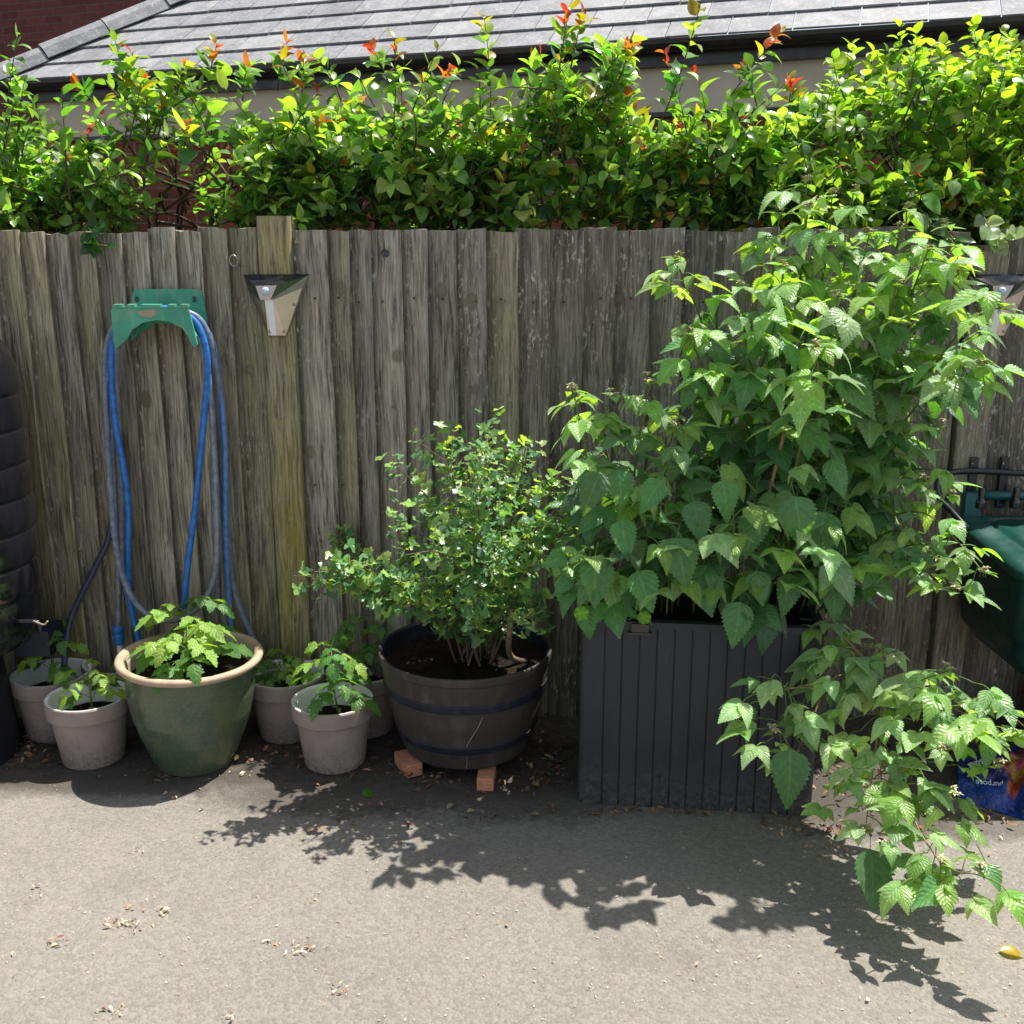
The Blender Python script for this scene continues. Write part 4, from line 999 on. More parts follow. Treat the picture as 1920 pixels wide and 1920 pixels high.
left = [
 [(1125, 1165, 3.05), (1110, 950, 2.98), (1095, 830, 2.92), (1075, 735, 2.88)],
 [(1180, 1165, 3.05), (1185, 950, 3.0), (1200, 810, 2.95), (1220, 715, 2.9)],
 [(1240, 1165, 3.1), (1245, 900, 3.0), (1265, 800, 2.95)],
 [(1200, 1165, 3.1), (1160, 950, 3.1), (1130, 800, 3.05), (1150, 745, 3.0)],
 [(1270, 1165, 3.15), (1280, 950, 3.1), (1270, 800, 3.1), (1300, 740, 3.05)],
]
for c in left: cane(c, .0045, .118, .32, .042, True, .2, .2, lean=.12)
low = [((1110, 1150, 2.92), (1105, 1010, 2.75)), ((1200, 1150, 2.92), (1215, 990, 2.72)), ((1300, 1150, 2.92), (1310, 970, 2.7)), ((1380, 1150, 2.92), (1375, 960, 2.7)), ((1460, 1150, 2.9), (1475, 950, 2.7)),
       ((1530, 1150, 2.9), (1540, 1000, 2.72)), ((1340, 1150, 2.9), (1350, 1075, 2.72)), ((1250, 1150, 2.9), (1255, 1070, 2.72)), ((1150, 1150, 2.9), (1140, 1080, 2.72)), ((1440, 1150, 2.9), (1440, 1080, 2.72)), ((1400, 1150, 3.0), (1420, 900, 2.8)), ((1260, 1150, 3.0), (1250, 900, 2.8)), ((1500, 1150, 3.0), (1580, 930, 2.85)), ((1100, 1150, 3.1), (1075, 980, 3.0)), ((1340, 1150, 3.0), (1330, 880, 2.85)),
       ((1180, 1150, 3.0), (1170, 900, 2.85)), ((1560, 1150, 3.0), (1580, 1040, 2.8)), ((1500, 1150, 3.1), (1640, 950, 3.1)), ((1500, 1150, 3.1), (1600, 1040, 3.05))]
for a, b in low:
    mid = (a[0] * .5 + b[0] * .5, a[1] * .45 + b[1] * .55, (a[2] + b[2]) / 2 + .03)
    cane([a, mid, b], .0032, .125, .30, .05, False, .0, .55)
right = [
 [(1520, 1150, 3.1), (1660, 920, 3.08), (1740, 880, 2.98), (1785, 930, 2.9)],
 [(1530, 1150, 3.1), (1640, 1060, 3.0), (1720, 1020, 2.9), (1760, 1060, 2.85)],
 [(1530, 1150, 3.1), (1660, 1000, 2.98), (1760, 1040, 2.82), (1790, 1110, 2.75)],
 [(1520, 1150, 3.15), (1620, 960, 3.1), (1690, 820, 3.1), (1760, 800, 3.05)],
 [(1520, 1150, 3.1), (1620, 1000, 3.05), (1720, 960, 2.95), (1790, 1010, 2.85), (1845, 1075, 2.75)],
 [(1520, 1150, 3.1), (1610, 1040, 3.0), (1690, 1040, 2.9), (1740, 1100, 2.85)],
 [(1500, 1150, 3.1), (1600, 980, 3.1), (1680, 900, 3.05), (1730, 905, 3.0)],
]
for c in right: cane(c, .0035, .098, .25, .040, True, .1, .1, lean=.18)
# arching cane over the front right corner
CC = (.20, .15, .07)
arch = [
 ([(1500, 1160, 2.95), (1560, 1175, 2.82), (1640, 1270, 2.68), (1652, 1360, 2.6), (1645, 1425, 2.55)], .005, .080, .15, .034),
 ([(1540, 1175, 2.84), (1552, 1240, 2.74), (1538, 1310, 2.70), (1512, 1370, 2.66), (1490, 1420, 2.62)], .0035, .085, .05, .034),
 ([(1545, 1290, 2.71), (1490, 1290, 2.66), (1440, 1300, 2.62)], .0022, .080, .2, .034),
 ([(1530, 1340, 2.69), (1480, 1360, 2.64), (1450, 1375, 2.60)], .0022, .080, .2, .034),
 ([(1600, 1225, 2.76), (1640, 1215, 2.72), (1680, 1235, 2.68)], .0022, .070, .2, .034),
 ([(1648, 1285, 2.68), (1720, 1315, 2.6), (1790, 1330, 2.55), (1850, 1360, 2.5)], .0035, .080, .10, .034),
 ([(1700, 1305, 2.62), (1730, 1275, 2.58), (1775, 1260, 2.55)], .002, .072, .2, .036),
 ([(1790, 1330, 2.55), (1830, 1310, 2.55), (1880, 1330, 2.5), (1930, 1370, 2.48)], .003, .078, .2, .036),
 ([(1820, 1345, 2.52), (1850, 1400, 2.48), (1870, 1440, 2.45)], .002, .078, .2, .036),
 ([(1645, 1425, 2.55), (1690, 1480, 2.45), (1725, 1560, 2.36), (1765, 1620, 2.3)], .0035, .088, .05, .036),
 ([(1645, 1380, 2.58), (1632, 1480, 2.5), (1622, 1560, 2.45)], .003, .085, .20, .04),
 ([(1765, 1620, 2.3), (1800, 1635, 2.27), (1835, 1630, 2.25)], .002, .072, .2, .036),
 ([(1690, 1470, 2.46), (1750, 1470, 2.45), (1790, 1490, 2.43)], .002, .082, .2, .038),
 ([(1680, 1450, 2.47), (1720, 1430, 2.45), (1770, 1410, 2.42)], .002, .080, .2, .036),
 ([(1640, 1420, 2.55), (1600, 1450, 2.52), (1560, 1480, 2.49)], .002, .085, .2, .04),
 ([(1700, 1500, 2.43), (1680, 1550, 2.38), (1660, 1590, 2.35)], .002, .078, .3, .04),
]
def near(p): return (p[0], p[1], p[2] - .13 * max(0, min(1, (p[1] - 1180) / 440)))
for pts, r0, L, t0, step in arch:
    pts = [near(p) for p in pts]; L *= .95
    cane(pts, r0, L, t0, step, True, .0, .05, CC, .9, 0, True)
for (ex, ey, rx, ry, n_, dd) in ((1470, 1290, 75, 55, 9, 2.66), (1480, 1375, 65, 50, 8, 2.62), (1560, 1215, 60, 40, 7, 2.75), (1630, 1250, 90, 45, 10, 2.70), (1650, 1340, 80, 55, 9, 2.63), (1775, 1325, 90, 45, 10, 2.56), (1860, 1365, 55, 45, 8, 2.5),
        (1690, 1430, 90, 45, 9, 2.5), (1735, 1500, 60, 55, 8, 2.44), (1755, 1575, 50, 50, 6, 2.38), (1790, 1640, 75, 30, 7, 2.28), (1610, 1490, 60, 50, 6, 2.5), (1780, 1270, 60, 30, 5, 2.6)):
    hub = P(*near((ex, ey, dd + .03)))
    for k in range(int(n_ * (.6 if ey > 1400 else .8 if ey > 1230 else .5))):
        a = 6.283 * (k + g.random() * .6) / n_; rr_ = g.uniform(.45, 1.0)
        o = P(*near((ex + rx * rr_ * math.cos(a), ey + ry * rr_ * math.sin(a), dd + g.uniform(-.06, .05))))
        st.tube([hub, hub.lerp(o, .5) + Vector((0, 0, .008)), o], .0014, 4, c=jit((.14, .2, .06), .2, g), sub=3, caps=False)
        out = (o - hub); out.z = 0; out = (out.normalized() + rv(.3, g)); out.z = 0
        trifol(o, out.normalized(), g.uniform(.062, .09) * (1.12 if ey < 1390 else 1), g.random(), g.random() < .15, True)
# individual large leaves seen facing the camera: base pixel, tip pixel, distances
big = [((1115, 1045, 2.74), (1118, 1140, 2.68)), ((1195, 1070, 2.72), (1225, 1148, 2.67)), ((1268, 1008, 2.72), (1288, 1105, 2.66)), ((1125, 885, 2.72), (1092, 962, 2.66)), ((1388, 1128, 2.72), (1378, 1216, 2.66)),
       ((1355, 900, 2.74), (1368, 980, 2.69)), ((1490, 930, 2.72), (1510, 1030, 2.66)), ((1418, 1070, 2.72), (1432, 1135, 2.67)), ((1300, 1080, 2.74), (1342, 1155, 2.68)), ((1640, 1042, 2.8), (1622, 1105, 2.75)), ((1165, 975, 2.76), (1178, 1050, 2.7)),
       ((1558, 860, 2.84), (1592, 932, 2.78)), ((1510, 790, 2.85), (1522, 860, 2.8)), ((1095, 1135, 2.8), (1112, 1200, 2.75)), ((1445, 575, 2.95), (1452, 640, 2.9)), ((1410, 628, 2.9), (1416, 682, 2.86)), ((1690, 535, 3.0), (1690, 592, 2.95)),
       ((1575, 710, 2.85), (1645, 782, 2.78)), ((1482, 1405, 2.56), (1482, 1520, 2.5)), ((1632, 1592, 2.4), (1642, 1712, 2.33)), 
       ((1760, 1655, 2.28), (1715, 1700, 2.22)), ((1850, 1620, 2.25), (1882, 1672, 2.2)), ((1850, 1390, 2.46), (1860, 1440, 2.42)), ((1760, 1330, 2.52), (1790, 1400, 2.48)), ((1560, 1100, 2.85), (1572, 1170, 2.8)), ((1480, 1075, 2.8), (1470, 1160, 2.76)), ((1545, 960, 2.8), (1530, 1060, 2.74)), ((1240, 900, 2.74), (1200, 960, 2.7)), ((1300, 940, 2.76), (1320, 1020, 2.7)), ((1420, 960, 2.76), (1400, 1045, 2.7)), ((1160, 880, 2.8), (1170, 960, 2.75)), ((1060, 1040, 2.8), (1020, 1060, 2.75)), ((1070, 1085, 2.8), (1040, 1110, 2.77))]
for a, b in big:
    if a[1] > 1250 and a[0] > 1390: a, b = near(a), near(b)
    pa, pb_ = P(*a), P(*b); d = pb_ - pa
    lb.leaf(g.choice(T_rasp[:3] + T_rasp[5:]), pa, d, Vector((g.uniform(-.25, .25), -1, .55)), d.length * 1.04, jit(RG, .22, g), g.uniform(.92, 1.1))
    st.tube([pa, pa + Vector((g.uniform(-.02, .02), .03, .035))], .0013, 4, c=(.12, .19, .045), sub=1, caps=False)
lb.build("foliage", L_rasp, rasp); st.build("canes", M_attr, rasp); [q_.build("flower_cluster", M_attr, rasp) for q_ in fls]

# round nasturtium leaves
nas = thing("nasturtium", P(1150, 1165, 2.8), "small nasturtium with round bright leaves at the left of the planter rim", "plant")
lb = LB(); stn = MB()
T_round = {'v': np.array([(0, 0, 0)] + [(.5 * math.cos(a), .5 * math.sin(a), .05 * math.cos(3 * a)) for a in np.linspace(0, 2 * math.pi, 19)[:-1]]), 'uv': np.zeros((19, 3)),
           'f': np.array([(0, k, k % 18 + 1, (k + 1) % 18 + 1) for k in range(1, 19, 2)])}
for px, py, s in ((1090, 1150, .042), (1208, 1158, .038)):
    c = P(px, py, 2.70); lb.leaf(T_round, c, (1, -.1, .1), (0, -1, .55), s, jit((.07, .17, .012), .15, g)); stn.tube([c, c + Vector((.02, .08, -.01)), P(1150, 1175, 2.92)], .0013, 4, c=(.12, .2, .05), sub=3)
[None for c_ in lb.C for k_ in range(len(c_)) if (k_ == 0 or k_ % 3 == 0) and c_.__setitem__((k_, slice(0, 3)), c_[k_, :3] * 1.8) is None]
lb.build("foliage", L_tom, nas); stn.build("stems", M_attr, nas)

# ------------------------------------------------------------------ gooseberry in the barrel
g = random.Random(5)
goo = thing("gooseberry_bush", (bx_, by_, BZ + .30), "sprawling gooseberry bush with small lobed leaves growing in the barrel planter", "bush")
lb = LB(); st = MB(); GG = (.12, .26, .105); GY = (.24, .38, .11); GD = (.06, .15, .07)
def gstem(pts, dens=.0105, sz=.034, r0=.004, start=.25, bright=.8):
    q = spline([P(p[0], p[1], min(p[2], 3.43)) if not isinstance(p, Vector) else p for p in pts], 10)
    st.tube(q, lambda t: r0 * (1 - .65 * t), 5, c=jit((.16, .115, .075), .3, g), sub=1, caps=False)
    ln = sum((q[i + 1] - q[i]).length for i in range(len(q) - 1)); acc = 0; nxt = start * ln
    for i in range(len(q) - 1):
        sg = q[i + 1] - q[i]; acc += sg.length
        while acc >= nxt and nxt < ln:
            f = nxt / ln; a = g.uniform(0, 6.28); t = sg.normalized(); b = Matrix.Rotation(a, 3, t) @ t.orthogonal().normalized()
            off = b * g.uniform(.004, .032); nn = Vector((0, -.25, 1)) + rv(.65, g)
            c = GY if g.random() < bright * f * .9 else (GG if g.random() < .6 else GD)  # lime leaves toward the tips paint in their sunlight
            lb.leaf(g.choice(T_goose), q[i] + off, b + Vector((0, -.2, .15)) + rv(.3, g), nn, sz * g.uniform(.7, 1.25), jit(c, .25, g))
            nxt += dens * g.uniform(.5, 1.5)
def gbranch(pts, nside=5, **k):
    gstem(pts, **k); q = spline([P(p[0], p[1], min(p[2], 3.43)) if not isinstance(p, Vector) else p for p in pts], 10)
    for i in range(nside):
        j = int(len(q) * g.uniform(.35, .95)); j = min(j, len(q) - 2); t = (q[j + 1] - q[j]).normalized()
        d = (t * .7 + rv(.6, g) + Vector((0, -.15, .35))).normalized(); L = g.uniform(.06, .15)
        gstem([q[j], q[j] + d * L * .5 + rv(.012, g), q[j] + d * L], r0=.002, start=.1, bright=.7)
Y0 = 3.2
def base(dx=0): return Vector((bx_ + .03 + g.uniform(-.06, .06) + dx, by_ + g.uniform(-.06, .06), BZ + .30))
for tip in ([(800, 1140, 3.05), (700, 1105, 2.95), (640, 1075, 2.88), (590, 1072, 2.85)],
            [(840, 1120, 3.1), (760, 1030, 3.05), (740, 975, 3.0)],
            [(810, 1135, 3.05), (720, 1090, 2.95), (650, 1085, 2.9), (610, 1090, 2.87)],
            [(830, 1130, 3.05), (740, 1100, 2.95), (690, 1060, 2.9), (650, 1050, 2.88)],
            [(820, 1140, 3.0), (740, 1130, 2.92), (690, 1120, 2.88)],
            [(860, 1080, 3.15), (820, 960, 3.1), (762, 890, 3.05)],
            [(880, 1080, 3.2), (860, 940, 3.15), (835, 850, 3.12)],
            [(900, 1080, 3.2), (915, 900, 3.2), (925, 785, 3.18)],
            [(930, 1080, 3.2), (970, 930, 3.15), (985, 840, 3.1)],
            [(940, 1080, 3.2), (1020, 940, 3.1), (1085, 875, 3.05)],
            [(940, 1100, 3.15), (1000, 1000, 3.0), (1060, 940, 2.9)],
            [(900, 1100, 3.1), (900, 980, 2.95), (880, 900, 2.85)],
            [(880, 1120, 3.0), (830, 1040, 2.88), (760, 1040, 2.8)],
            [(920, 1120, 3.0), (940, 1020, 2.85), (950, 960, 2.78)],
            [(940, 1140, 3.05), (980, 1080, 2.95), (1010, 1060, 2.88)],
            [(860, 1140, 3.05), (800, 1100, 2.95), (735, 1090, 2.88)],
            [(890, 1130, 3.0), (860, 1060, 2.88), (830, 990, 2.8)],
            [(900, 1060, 3.2), (850, 880, 3.3), (820, 800, 3.4)],
            [(930, 1060, 3.2), (960, 880, 3.2), (1010, 830, 3.15)],
            [(960, 1140, 3.1), (1000, 1130, 3.0), (1010, 1160, 2.95)],
            [(910, 1150, 3.0), (900, 1120, 2.92), (870, 1140, 2.86)],
            [(930, 1120, 3.1), (1000, 1060, 3.1), (1050, 1010, 3.1)],
            [(900, 1080, 3.1), (930, 930, 3.0), (900, 840, 2.98)]):
    gbranch([base()] + tip, nside=5)
gbranch([P(760, 1090, 3.3), (680, 1060, 3.5), (640, 1020, 3.6)], nside=6, bright=.0, start=.4)  # leaves kept dark to paint in the shade near the fence
for k in range(9):      # inner filling twigs
    c = P(g.uniform(800, 1010), g.uniform(900, 1130), g.uniform(2.95, 3.3)); gstem([c, c + rv(.05, g), c + rv(.10, g)], start=.05, r0=.002, bright=.25)
for k in range(7):
    b = base(); d = Vector((g.uniform(-.5, .5), g.uniform(-.3, .3), 1)); gstem([b, b + d * .1, b + d * .2 + rv(.03, g)], r0=.005, start=.85)
st.tube([base(.12), base(.1) + Vector((.03, -.06, .05)), P(960, 1140, 3.0)], .010, 7, c=(.20, .15, .10), sub=5)
lb.build("foliage", L_goose, goo); st.build("stems", M_attr, goo)

# ------------------------------------------------------------------ tomato plants
def tomato(o, label, h, nleaf, L, seed, heads=None, bright=.5, lean=(0, 0), fl_=False):
    if seed < 47: h *= 1.45; L *= 1.35; h += .02; nleaf += 3
    g = random.Random(seed); lb = LB(); st = MB()
    root = thing("tomato_plant", o, label, "plant", "young tomato plants in the pots")
    tipv = o + Vector((lean[0], lean[1], h))
    st.tube([o, o.lerp(tipv, .5) + rv(.006, g), tipv], lambda t: .0038 * (1 - .4 * t), 6, c=(.10, .15, .05), sub=4)
    az = g.uniform(0, 6.28)
    for i in range(nleaf):
        f = .30 + .70 * i / max(1, nleaf - 1); p = o.lerp(tipv, f); a = heads[i] if heads and i < len(heads) else az
        out = Vector((math.cos(a), math.sin(a), .35 + .3 * f)); LL = L * g.uniform(.8, 1.15) * (1.05 - .35 * f)
        pts = [p, p + out * LL * .45 + Vector((0, 0, .01)), p + Vector((out.x, out.y, .15)).normalized() * LL * .95]
        q = spline(pts, 5); st.tube(q, .0014, 4, c=(.13, .2, .06), sub=1, caps=False)
        base_c = (.22, .37, .07) if g.random() < bright * (f * 1.2) + .15 else (.08, .20, .045)  # lighter green stands in for sunlight on the upper leaves
        d = (q[-1] - q[-3]).normalized()
        lb.leaf(g.choice(T_tom), q[-1], d + Vector((0, 0, g.uniform(-.25, .12))), Vector((0, -.15, 1)) + rv(.35, g), LL * .62, jit(base_c, .15, g))
        for k, (ff, ss) in enumerate(((.5, .34), (.8, .48))):
            b = q[int(ff * (len(q) - 1))]; sd = d.cross(Vector((0, 0, 1))).normalized()
            for s in (-1, 1):
                lb.leaf(g.choice(T_tom), b, d * .5 + sd * s + Vector((0, 0, g.uniform(-.3, .05))), Vector((0, 0, 1)) + rv(.4, g), LL * ss * g.uniform(.95, 1.3), jit(base_c, .18, g), 1.15)
        az += 2.4 + g.uniform(-.3, .3)
    for k in range(2):      # seed leaves low on the stem
        a = g.uniform(0, 6.28); lb.leaf(T_hedge[0], o + Vector((0, 0, h * .15)), (math.cos(a), math.sin(a), .1), (0, 0, 1), .03, (.2, .25, .07))
    if fl_:
        c = tipv + Vector((-.008, -.012, .0))
        for j in range(6): lb.leaf(T_hedge[1], c, rv(1, g) + Vector((0, -.5, .4)), (0, -1, .4), .016, (.55, .14, .01))
    lb.build("foliage", L_tom, root); st.build("stem", M_attr, root)
tomato(pA + Vector((.02, -.01, 0)), "young tomato plant with an orange flower in the front pot left of the barrel", .15, 9, .10, 41, bright=.35, lean=(-.02, 0), fl_=True)
tomato(pB + Vector((.01, 0, 0)), "yellowish green young tomato plant in the pot left of the green glazed pot", .085, 6, .09, 42, bright=.9)
tomato(pC + Vector((.01, 0, 0)), "dark green young tomato plant in the pot beside the water butt", .13, 5, .085, 43, bright=.35)
tomato(pD + Vector((-.02, 0, 0)), "short bushy tomato seedling in the pot just right of the green glazed pot", .06, 9, .085, 44, bright=.6)
tomato(pE, "shaded young tomato plant in the pot against the barrel planter", .15, 7, .09, 45, bright=.25)
tomato(pF + Vector((.03, -.02, 0)), "small tomato seedling in the pot behind the green glazed pot", .05, 1, .05, 46, bright=.0)
tomato(Vector((gx + .03, gy - .06, .318)), "bright green tomato plant at the front of the green glazed pot", .15, 11, .165, 47, bright=1.0, lean=(.0, -.02))
tomato(Vector((gx - .01, gy + .07, .318)), "darker tomato plant at the back of the green glazed pot", .20, 8, .16, 48, bright=.2)

# ------------------------------------------------------------------ green bin hung at the right edge
bn = thing("green_bin", (1.8, 3.17, .35), "dark green lidded plastic bin hung on the fence at the right edge", "bin")
X0, X1 = 1.735, 2.35
def ringpts(x0, x1, y0_, y1_, z, r, n=5):
    p = []
    for cx, cy, a0 in ((x1 - r, y0_ + r, -90), (x1 - r, y1_ - r, 0), (x0 + r, y1_ - r, 90), (x0 + r, y0_ + r, 180)):
        for k in range(n + 1): a = R(a0 + 90 * k / n); p.append(Vector((cx + r * math.cos(a), cy + r * math.sin(a), z)))
    return p
KX = .88
def rp(x0, x1, y0_, y1_, z, r): return ringpts(x0 * KX, x1 * KX, y0_ * KX, y1_ * KX, CH + (z - CH) * KX, r * KX)
def kv(x, y, z): return Vector((x * KX, y * KX, CH + (z - CH) * KX))
def loft(mbx, rings, cap0=True, cap1=True, smooth=True):
    n = len(rings[0]); v = [p for r_ in rings for p in r_]; f = []
    for i in range(len(rings) - 1):
        for k in range(n): f.append((i * n + k, i * n + (k + 1) % n, (i + 1) * n + (k + 1) % n, (i + 1) * n + k))
    if cap0: f.append(tuple(range(n - 1, -1, -1)))
    if cap1: f.append(tuple((len(rings) - 1) * n + k for k in range(n)))
    mbx.add(v, f, 0, smooth)
mb = MB(); loft(mb, [rp(X0 + .16, X1 - .1, 3.46, 3.84, .165, .05), rp(X0 + .10, X1 - .06, 3.40, 3.88, .19, .06), rp(X0 + .05, X1 - .03, 3.37, 3.9, .26, .06), rp(X0 + .035, X1 - .03, 3.36, 3.9, .34, .06), rp(X0 + .025, X1 - .02, 3.35, 3.91, .345, .06), rp(X0 + .02, X1 - .02, 3.35, 3.91, .55, .06), rp(X0 + .02, X1 - .02, 3.34, 3.91, .60, .06)])
mb.build("bin_body", M_bin, bn)
TL2 = Matrix.Translation(kv(0, 3.92, .66)) @ Matrix.Rotation(R(4.5), 4, 'X') @ Matrix.Translation(-kv(0, 3.92, .66))
def tr(rs): return [TL2 @ p for p in rs]
mb = MB(); loft(mb, [tr(rp(X0, X1, 3.31, 3.93, .615, .07)), tr(rp(X0 - .004, X1, 3.305, 3.935, .63, .07)), tr(rp(X0, X1, 3.31, 3.93, .652, .07)), tr(rp(X0 + .03, X1 - .03, 3.35, 3.9, .664, .06)), tr(rp(X0 + .09, X1 - .09, 3.42, 3.86, .668, .05)), tr(rp(X0 + .095, X1 - .095, 3.425, 3.855, .660, .05)), tr(rp(X0 + .11, X1 - .11, 3.44, 3.84, .660, .05)), tr(rp(X0 + .115, X1 - .115, 3.445, 3.835, .672, .05))])
lid = mb.build("lid", M_binlid, bn)
zb = (P(1860, 930, 3.45).z - CH) / KX + CH
mb = MB(); mb.tube([kv(X0 + .08, 3.93, zb), kv(X1 - .08, 3.93, zb)], .016, 12, sub=1)
for xx in (X0 + .07, X0 + .36): mb.prism([kv(xx - .03, 3.93, .65), kv(xx + .04, 3.93, .65), kv(xx + .02, 3.93, zb + .016), kv(xx - .03, 3.93, zb + .016)], (0, -.03, 0))
mb.build("hinge_bar", M_teal, lid)
for px in (1840, 1905):
    mb = MB(); c = P(px, 930, 3.43); mb.lathe([(.0001, .04), (.011, .038), (.012, 0), (.018, -.01), (.018, -.03), (.0001, -.035)], c.x, c.y, c.z - .01, 14); mb.build("hinge_clip", M_black, lid)
mb = MB(); 
mb.tube([P(1812, 990, 3.25), P(1785, 960, 3.3), P(1760, 930, 3.34), P(1762, 895, 3.40), P(1790, 885, 3.45), P(1850, 884, 3.455), P(1960, 890, 3.45), P(2050, 890, 3.42)], .0105, 10, sub=6)
fr = mb.build("support_frame", M_navy, bn)
for px in (1823, 1881):
    mb = MB(); c = P(px, 900, YF - .03); mb.box(c.x - .014, c.x + .014, c.y - .004, c.y + .012, c.z - .10, c.z + .08); br = mb.build("bracket", M_navy, fr)
    mb = MB(); q = P(px, 870, YF - .036); mb.lathe([(.0001, .003), (.004, .002), (.0045, -.002)], 0, 0, 0, 10, M=Matrix.Translation(q) @ Matrix.Rotation(R(90), 4, 'X')); mb.build("bolt", M_screw, br)

# red and grey toolbox right at the edge
xx0 = 1.835; tb = thing("tool_box", (xx0 + .15, 3.3, 0), "grey box with a red lid half seen under the green bin", "box")
mb = MB(); loft(mb, [ringpts(xx0 + .015, xx0 + .38, 3.21, 3.42, .0, .02), ringpts(xx0, xx0 + .4, 3.2, 3.43, .125, .02)]); mb.build("box_body", M_grey, tb)
mb = MB(); loft(mb, [ringpts(xx0 - .004, xx0 + .404, 3.196, 3.434, .126, .02), ringpts(xx0 + .004, xx0 + .396, 3.2, 3.43, .195, .02), ringpts(xx0 + .02, xx0 + .38, 3.22, 3.41, .205, .02)]); mb.build("lid", M_red, tb)

# ------------------------------------------------------------------ compost bag
bag = thing("compost_bag", G(1870, 1480), "crumpled blue compost bag with an orange flower print lying under the green bin", "bag")
def bag_mat():
    m = NT("bag_film"); c = m.n("Attribute", attribute_name="col").outputs['Color']; p = m.geo()
    n = m.noise(p, 22, 5, .6)
    return m.done(m.bsdf(c, .28, .5, 0, m.bump(n, .6, .03)))
mb = MB(); nx, ny = 60, 34; v = []; cl = []; f = []
gb = random.Random(4)
A0, A1, A2, A3 = G(1795, 1500), G(1990, 1560), P(1990, 1400, 3.30), P(1792, 1425, 3.18)
fc = (.60, .52)
for j in range(ny + 1):
    for i in range(nx + 1):
        a, b = i / nx, j / ny
        p = (A0.lerp(A1, a)).lerp(Vector((A3.x, A3.y, 0)).lerp(Vector((A2.x, A2.y, 0)), a), b)
        prof_ = max(0, math.sin(min(1, b * 1.05) * math.pi)) ** .85 * (math.sin(min(1, .08 + a * .92) * math.pi) ** .35)
        z = .003 + .058 * prof_ + (.016 * abs(math.sin(a * 13 + b * 7)) + .014 * abs(math.sin(a * 7 - b * 13 + 1)) - .012) * prof_ - .035 * math.exp(-((a - .55) / .06) ** 2) * (1 - b)
        v.append((p.x, p.y, max(.003, z)))
        c = (.003, .035, .20)
        if .22 < b < .62 and .06 < a < .6: c = (.010, .012, .09)
        if b > .68 and a < .4: c = (.004, .035, .05)
        dx, dy = (a - fc[0]) * 1.0, (b - fc[1]) * .62; rr_ = math.hypot(dx, dy); an = math.atan2(dy, dx)
        if rr_ < .20 * (1 + .25 * math.cos(an * 7 + 6 * rr_)):
            c = (.30, .05, .01) if math.sin(an * 14) > 0 else (.20, .025, .012)
            if rr_ < .12: c = (.34, .17, .03)
            if rr_ < .06: c = (.35, .06, .10)
            if b > .66: c = (.22, .04, .08)
        cl.append(c)
for j in range(ny):
    for i in range(nx): k = j * (nx + 1) + i; f.append((k, k + 1, k + nx + 2, k + nx + 1))
mb.add(v, f, 0, True, cl); sheet = mb.build("bag_sheet", bag_mat(), bag)
def bag_pt(a, b):
    i = max(0, min(nx, int(round(a * nx)))); j = max(0, min(ny, int(round(b * ny)))); return Vector(v[j * (nx + 1) + i])
def text(body, a, b, size, rz, tiltx, bend=0):
    cu = bpy.data.curves.new("print_text", 'FONT'); cu.body = body; cu.size = size; cu.extrude = .0006; cu.align_x = 'CENTER'
    tmp = bpy.data.objects.new("tmp_text", cu); col.objects.link(tmp)
    dg = bpy.context.evaluated_depsgraph_get(); me = bpy.data.meshes.new_from_object(tmp.evaluated_get(dg)); bpy.data.objects.remove(tmp)
    M = Matrix.Translation(bag_pt(a, b) + Vector((0, -.010, .012))) @ Matrix.Rotation(R(tiltx), 4, 'X') @ Matrix.Rotation(R(180 + rz), 4, 'Z')
    M = world_of(bag).inverted() @ M
    if bend:
        for q in me.vertices: q.co.y += bend * q.co.x ** 2
    me.transform(M); me.name = "printed_words"
    o = bpy.data.objects.new("printed_words", me); col.objects.link(o); me.materials.append(M_print); o.parent = bag
text("results", .17, .46, .030, 14, 40, 2.0); text("purpose", .28, .22, .026, -6, 55)

# ------------------------------------------------------------------ loose leaves and litter
g = random.Random(77)
def single_leaf(name, label, px, py, L, c, rz, tm, mat):
    p = G(px, py, .006); l = LB(); l.leaf(tm, p, (math.cos(rz), math.sin(rz), .05), (0.1, -.2, 1), L, c); o = l.build(name, mat); tag(o, label, "leaf")
single_leaf("fallen_leaf", "single fresh green leaf lying on the tarmac in front of the barrel", 680, 1492, .05, (.10, .26, .03), .6, T_broad[1], L_hedge)
single_leaf("fallen_leaf", "yellow curled leaf lying on the sunny tarmac at the right edge", 1872, 1782, .07, (.40, .30, .03), -.25, T_hedge[0], L_hedge)
single_leaf("fallen_leaf", "pale folded leaf lying on the tarmac right of the green leaf", 838, 1516, .035, (.42, .42, .34), .9, T_hedge[2], L_hedge)
def litter(name, spots, tint, size, lift=.012, label=None):
    l = LB()
    for (px, py, n, sx, sy) in spots:
        for k in range(n):
            p = G(g.gauss(px, sx), g.gauss(py, sy), 0); p.z = g.uniform(.003, lift); a = g.uniform(0, 6.28)
            l.leaf(g.choice(T_hedge), p, (math.cos(a), math.sin(a), g.uniform(-.2, .4)), Vector((0, 0, 1)) + rv(.9, g), size * g.uniform(.5, 1.4), jit(g.choice(tint), .3, g), g.uniform(.35, 1.1))
    return tag(l.build(name, M_attr), label, None, None, 'stuff')
TAN = [(.50, .33, .20), (.58, .44, .30), (.45, .24, .15), (.62, .52, .38)]
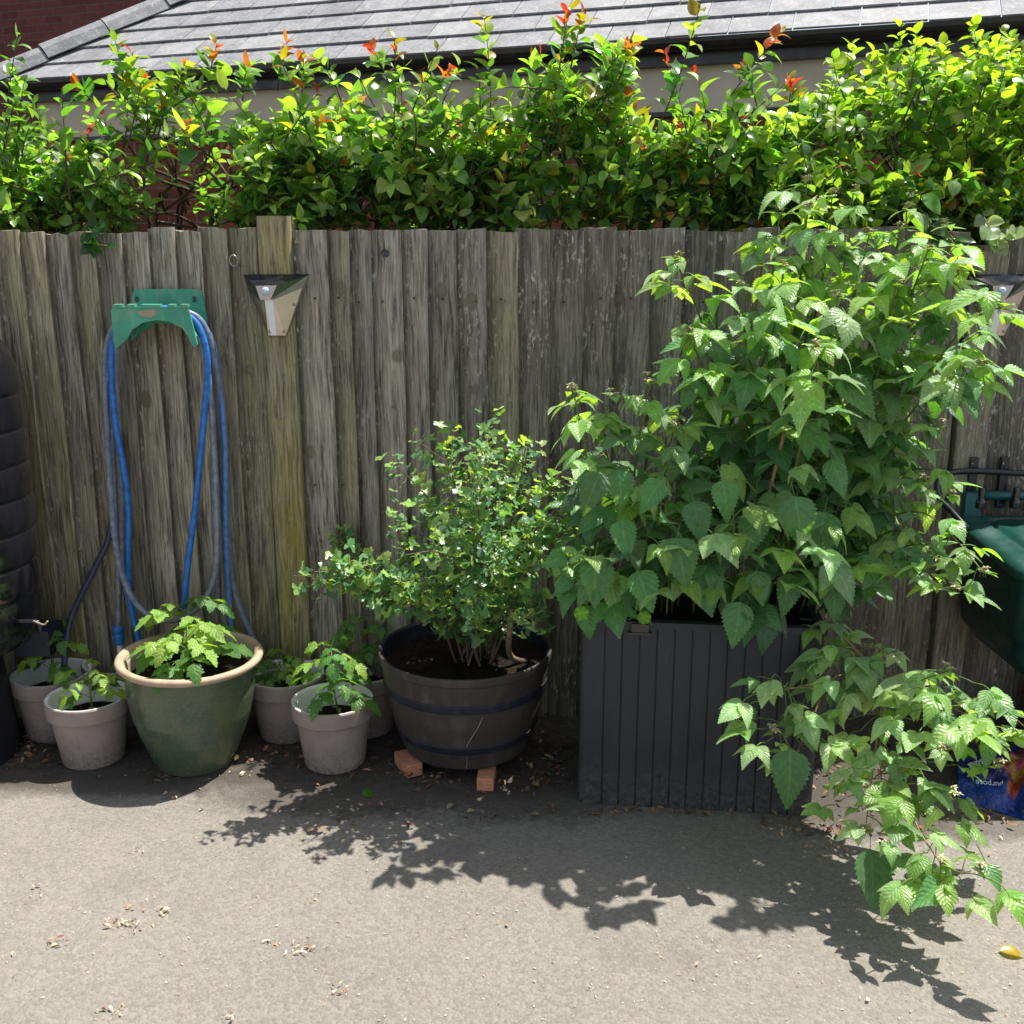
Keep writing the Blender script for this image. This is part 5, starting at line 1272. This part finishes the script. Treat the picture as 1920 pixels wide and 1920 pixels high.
BRN = [(.16, .085, .045), (.10, .06, .04), (.22, .12, .07), (.26, .18, .10), (.12, .05, .03)]
o = litter("dry_petals", [(245, 1738, 26, 22, 9), (298, 1713, 8, 10, 4), (575, 1782, 22, 16, 8), (507, 1768, 5, 6, 3), (100, 1770, 10, 12, 5), (213, 1900, 12, 12, 6), (430, 1907, 9, 14, 4), (645, 1860, 10, 12, 6), (265, 1598, 3, 3, 2), (240, 1705, 5, 5, 3), (580, 1692, 5, 8, 4), (75, 1670, 6, 10, 5), (600, 1610, 4, 6, 3), (380, 1500, 4, 30, 20), (1450, 1555, 12, 25, 6), (1560, 1595, 22, 45, 10), (460, 1452, 8, 16, 5), (330, 1490, 3, 20, 8), (1360, 1810, 3, 40, 20), (20, 1810, 4, 15, 10), (960, 1720, 4, 300, 120), (1850, 1580, 4, 20, 12), (1480, 1850, 4, 200, 40)], TAN, .013, label="scattered dry pinkish petals on the tarmac")
litter("leaf_litter", [(60, 1415, 60, 40, 14), (125, 1400, 30, 20, 12), (510, 1420, 50, 40, 14), (720, 1440, 60, 50, 20), (820, 1465, 40, 40, 10), (1040, 1440, 60, 25, 28), (1010, 1400, 40, 30, 22), (960, 1470, 30, 60, 16), (1230, 1528, 50, 120, 5), (1560, 1560, 40, 50, 8), (1600, 1460, 60, 50, 40), (1820, 1530, 60, 60, 14), (1720, 1400, 60, 70, 40), (300, 1460, 14, 40, 6), (690, 1530, 40, 140, 20)], BRN, .024, .02, "brown dead leaves gathered along the foot of the fence and pots")
l = LB()
for k in range(900):
    px, py = g.uniform(-50, 1970), 1440 + 480 * g.random(); p = G(px, py); p.z = .003; a = g.uniform(0, 6.28)
    l.leaf(T_hedge[4], p, (math.cos(a), math.sin(a), .05), (rv(.4, g) + Vector((0, 0, 1))), g.uniform(.003, .009), jit(g.choice([(.5, .44, .32), (.36, .26, .16), (.42, .38, .30)]), .3, g), g.uniform(.4, 1))
tag(l.build("grit_specks", M_attr), "tiny pale bits and grit scattered over the tarmac", None, None, 'stuff')
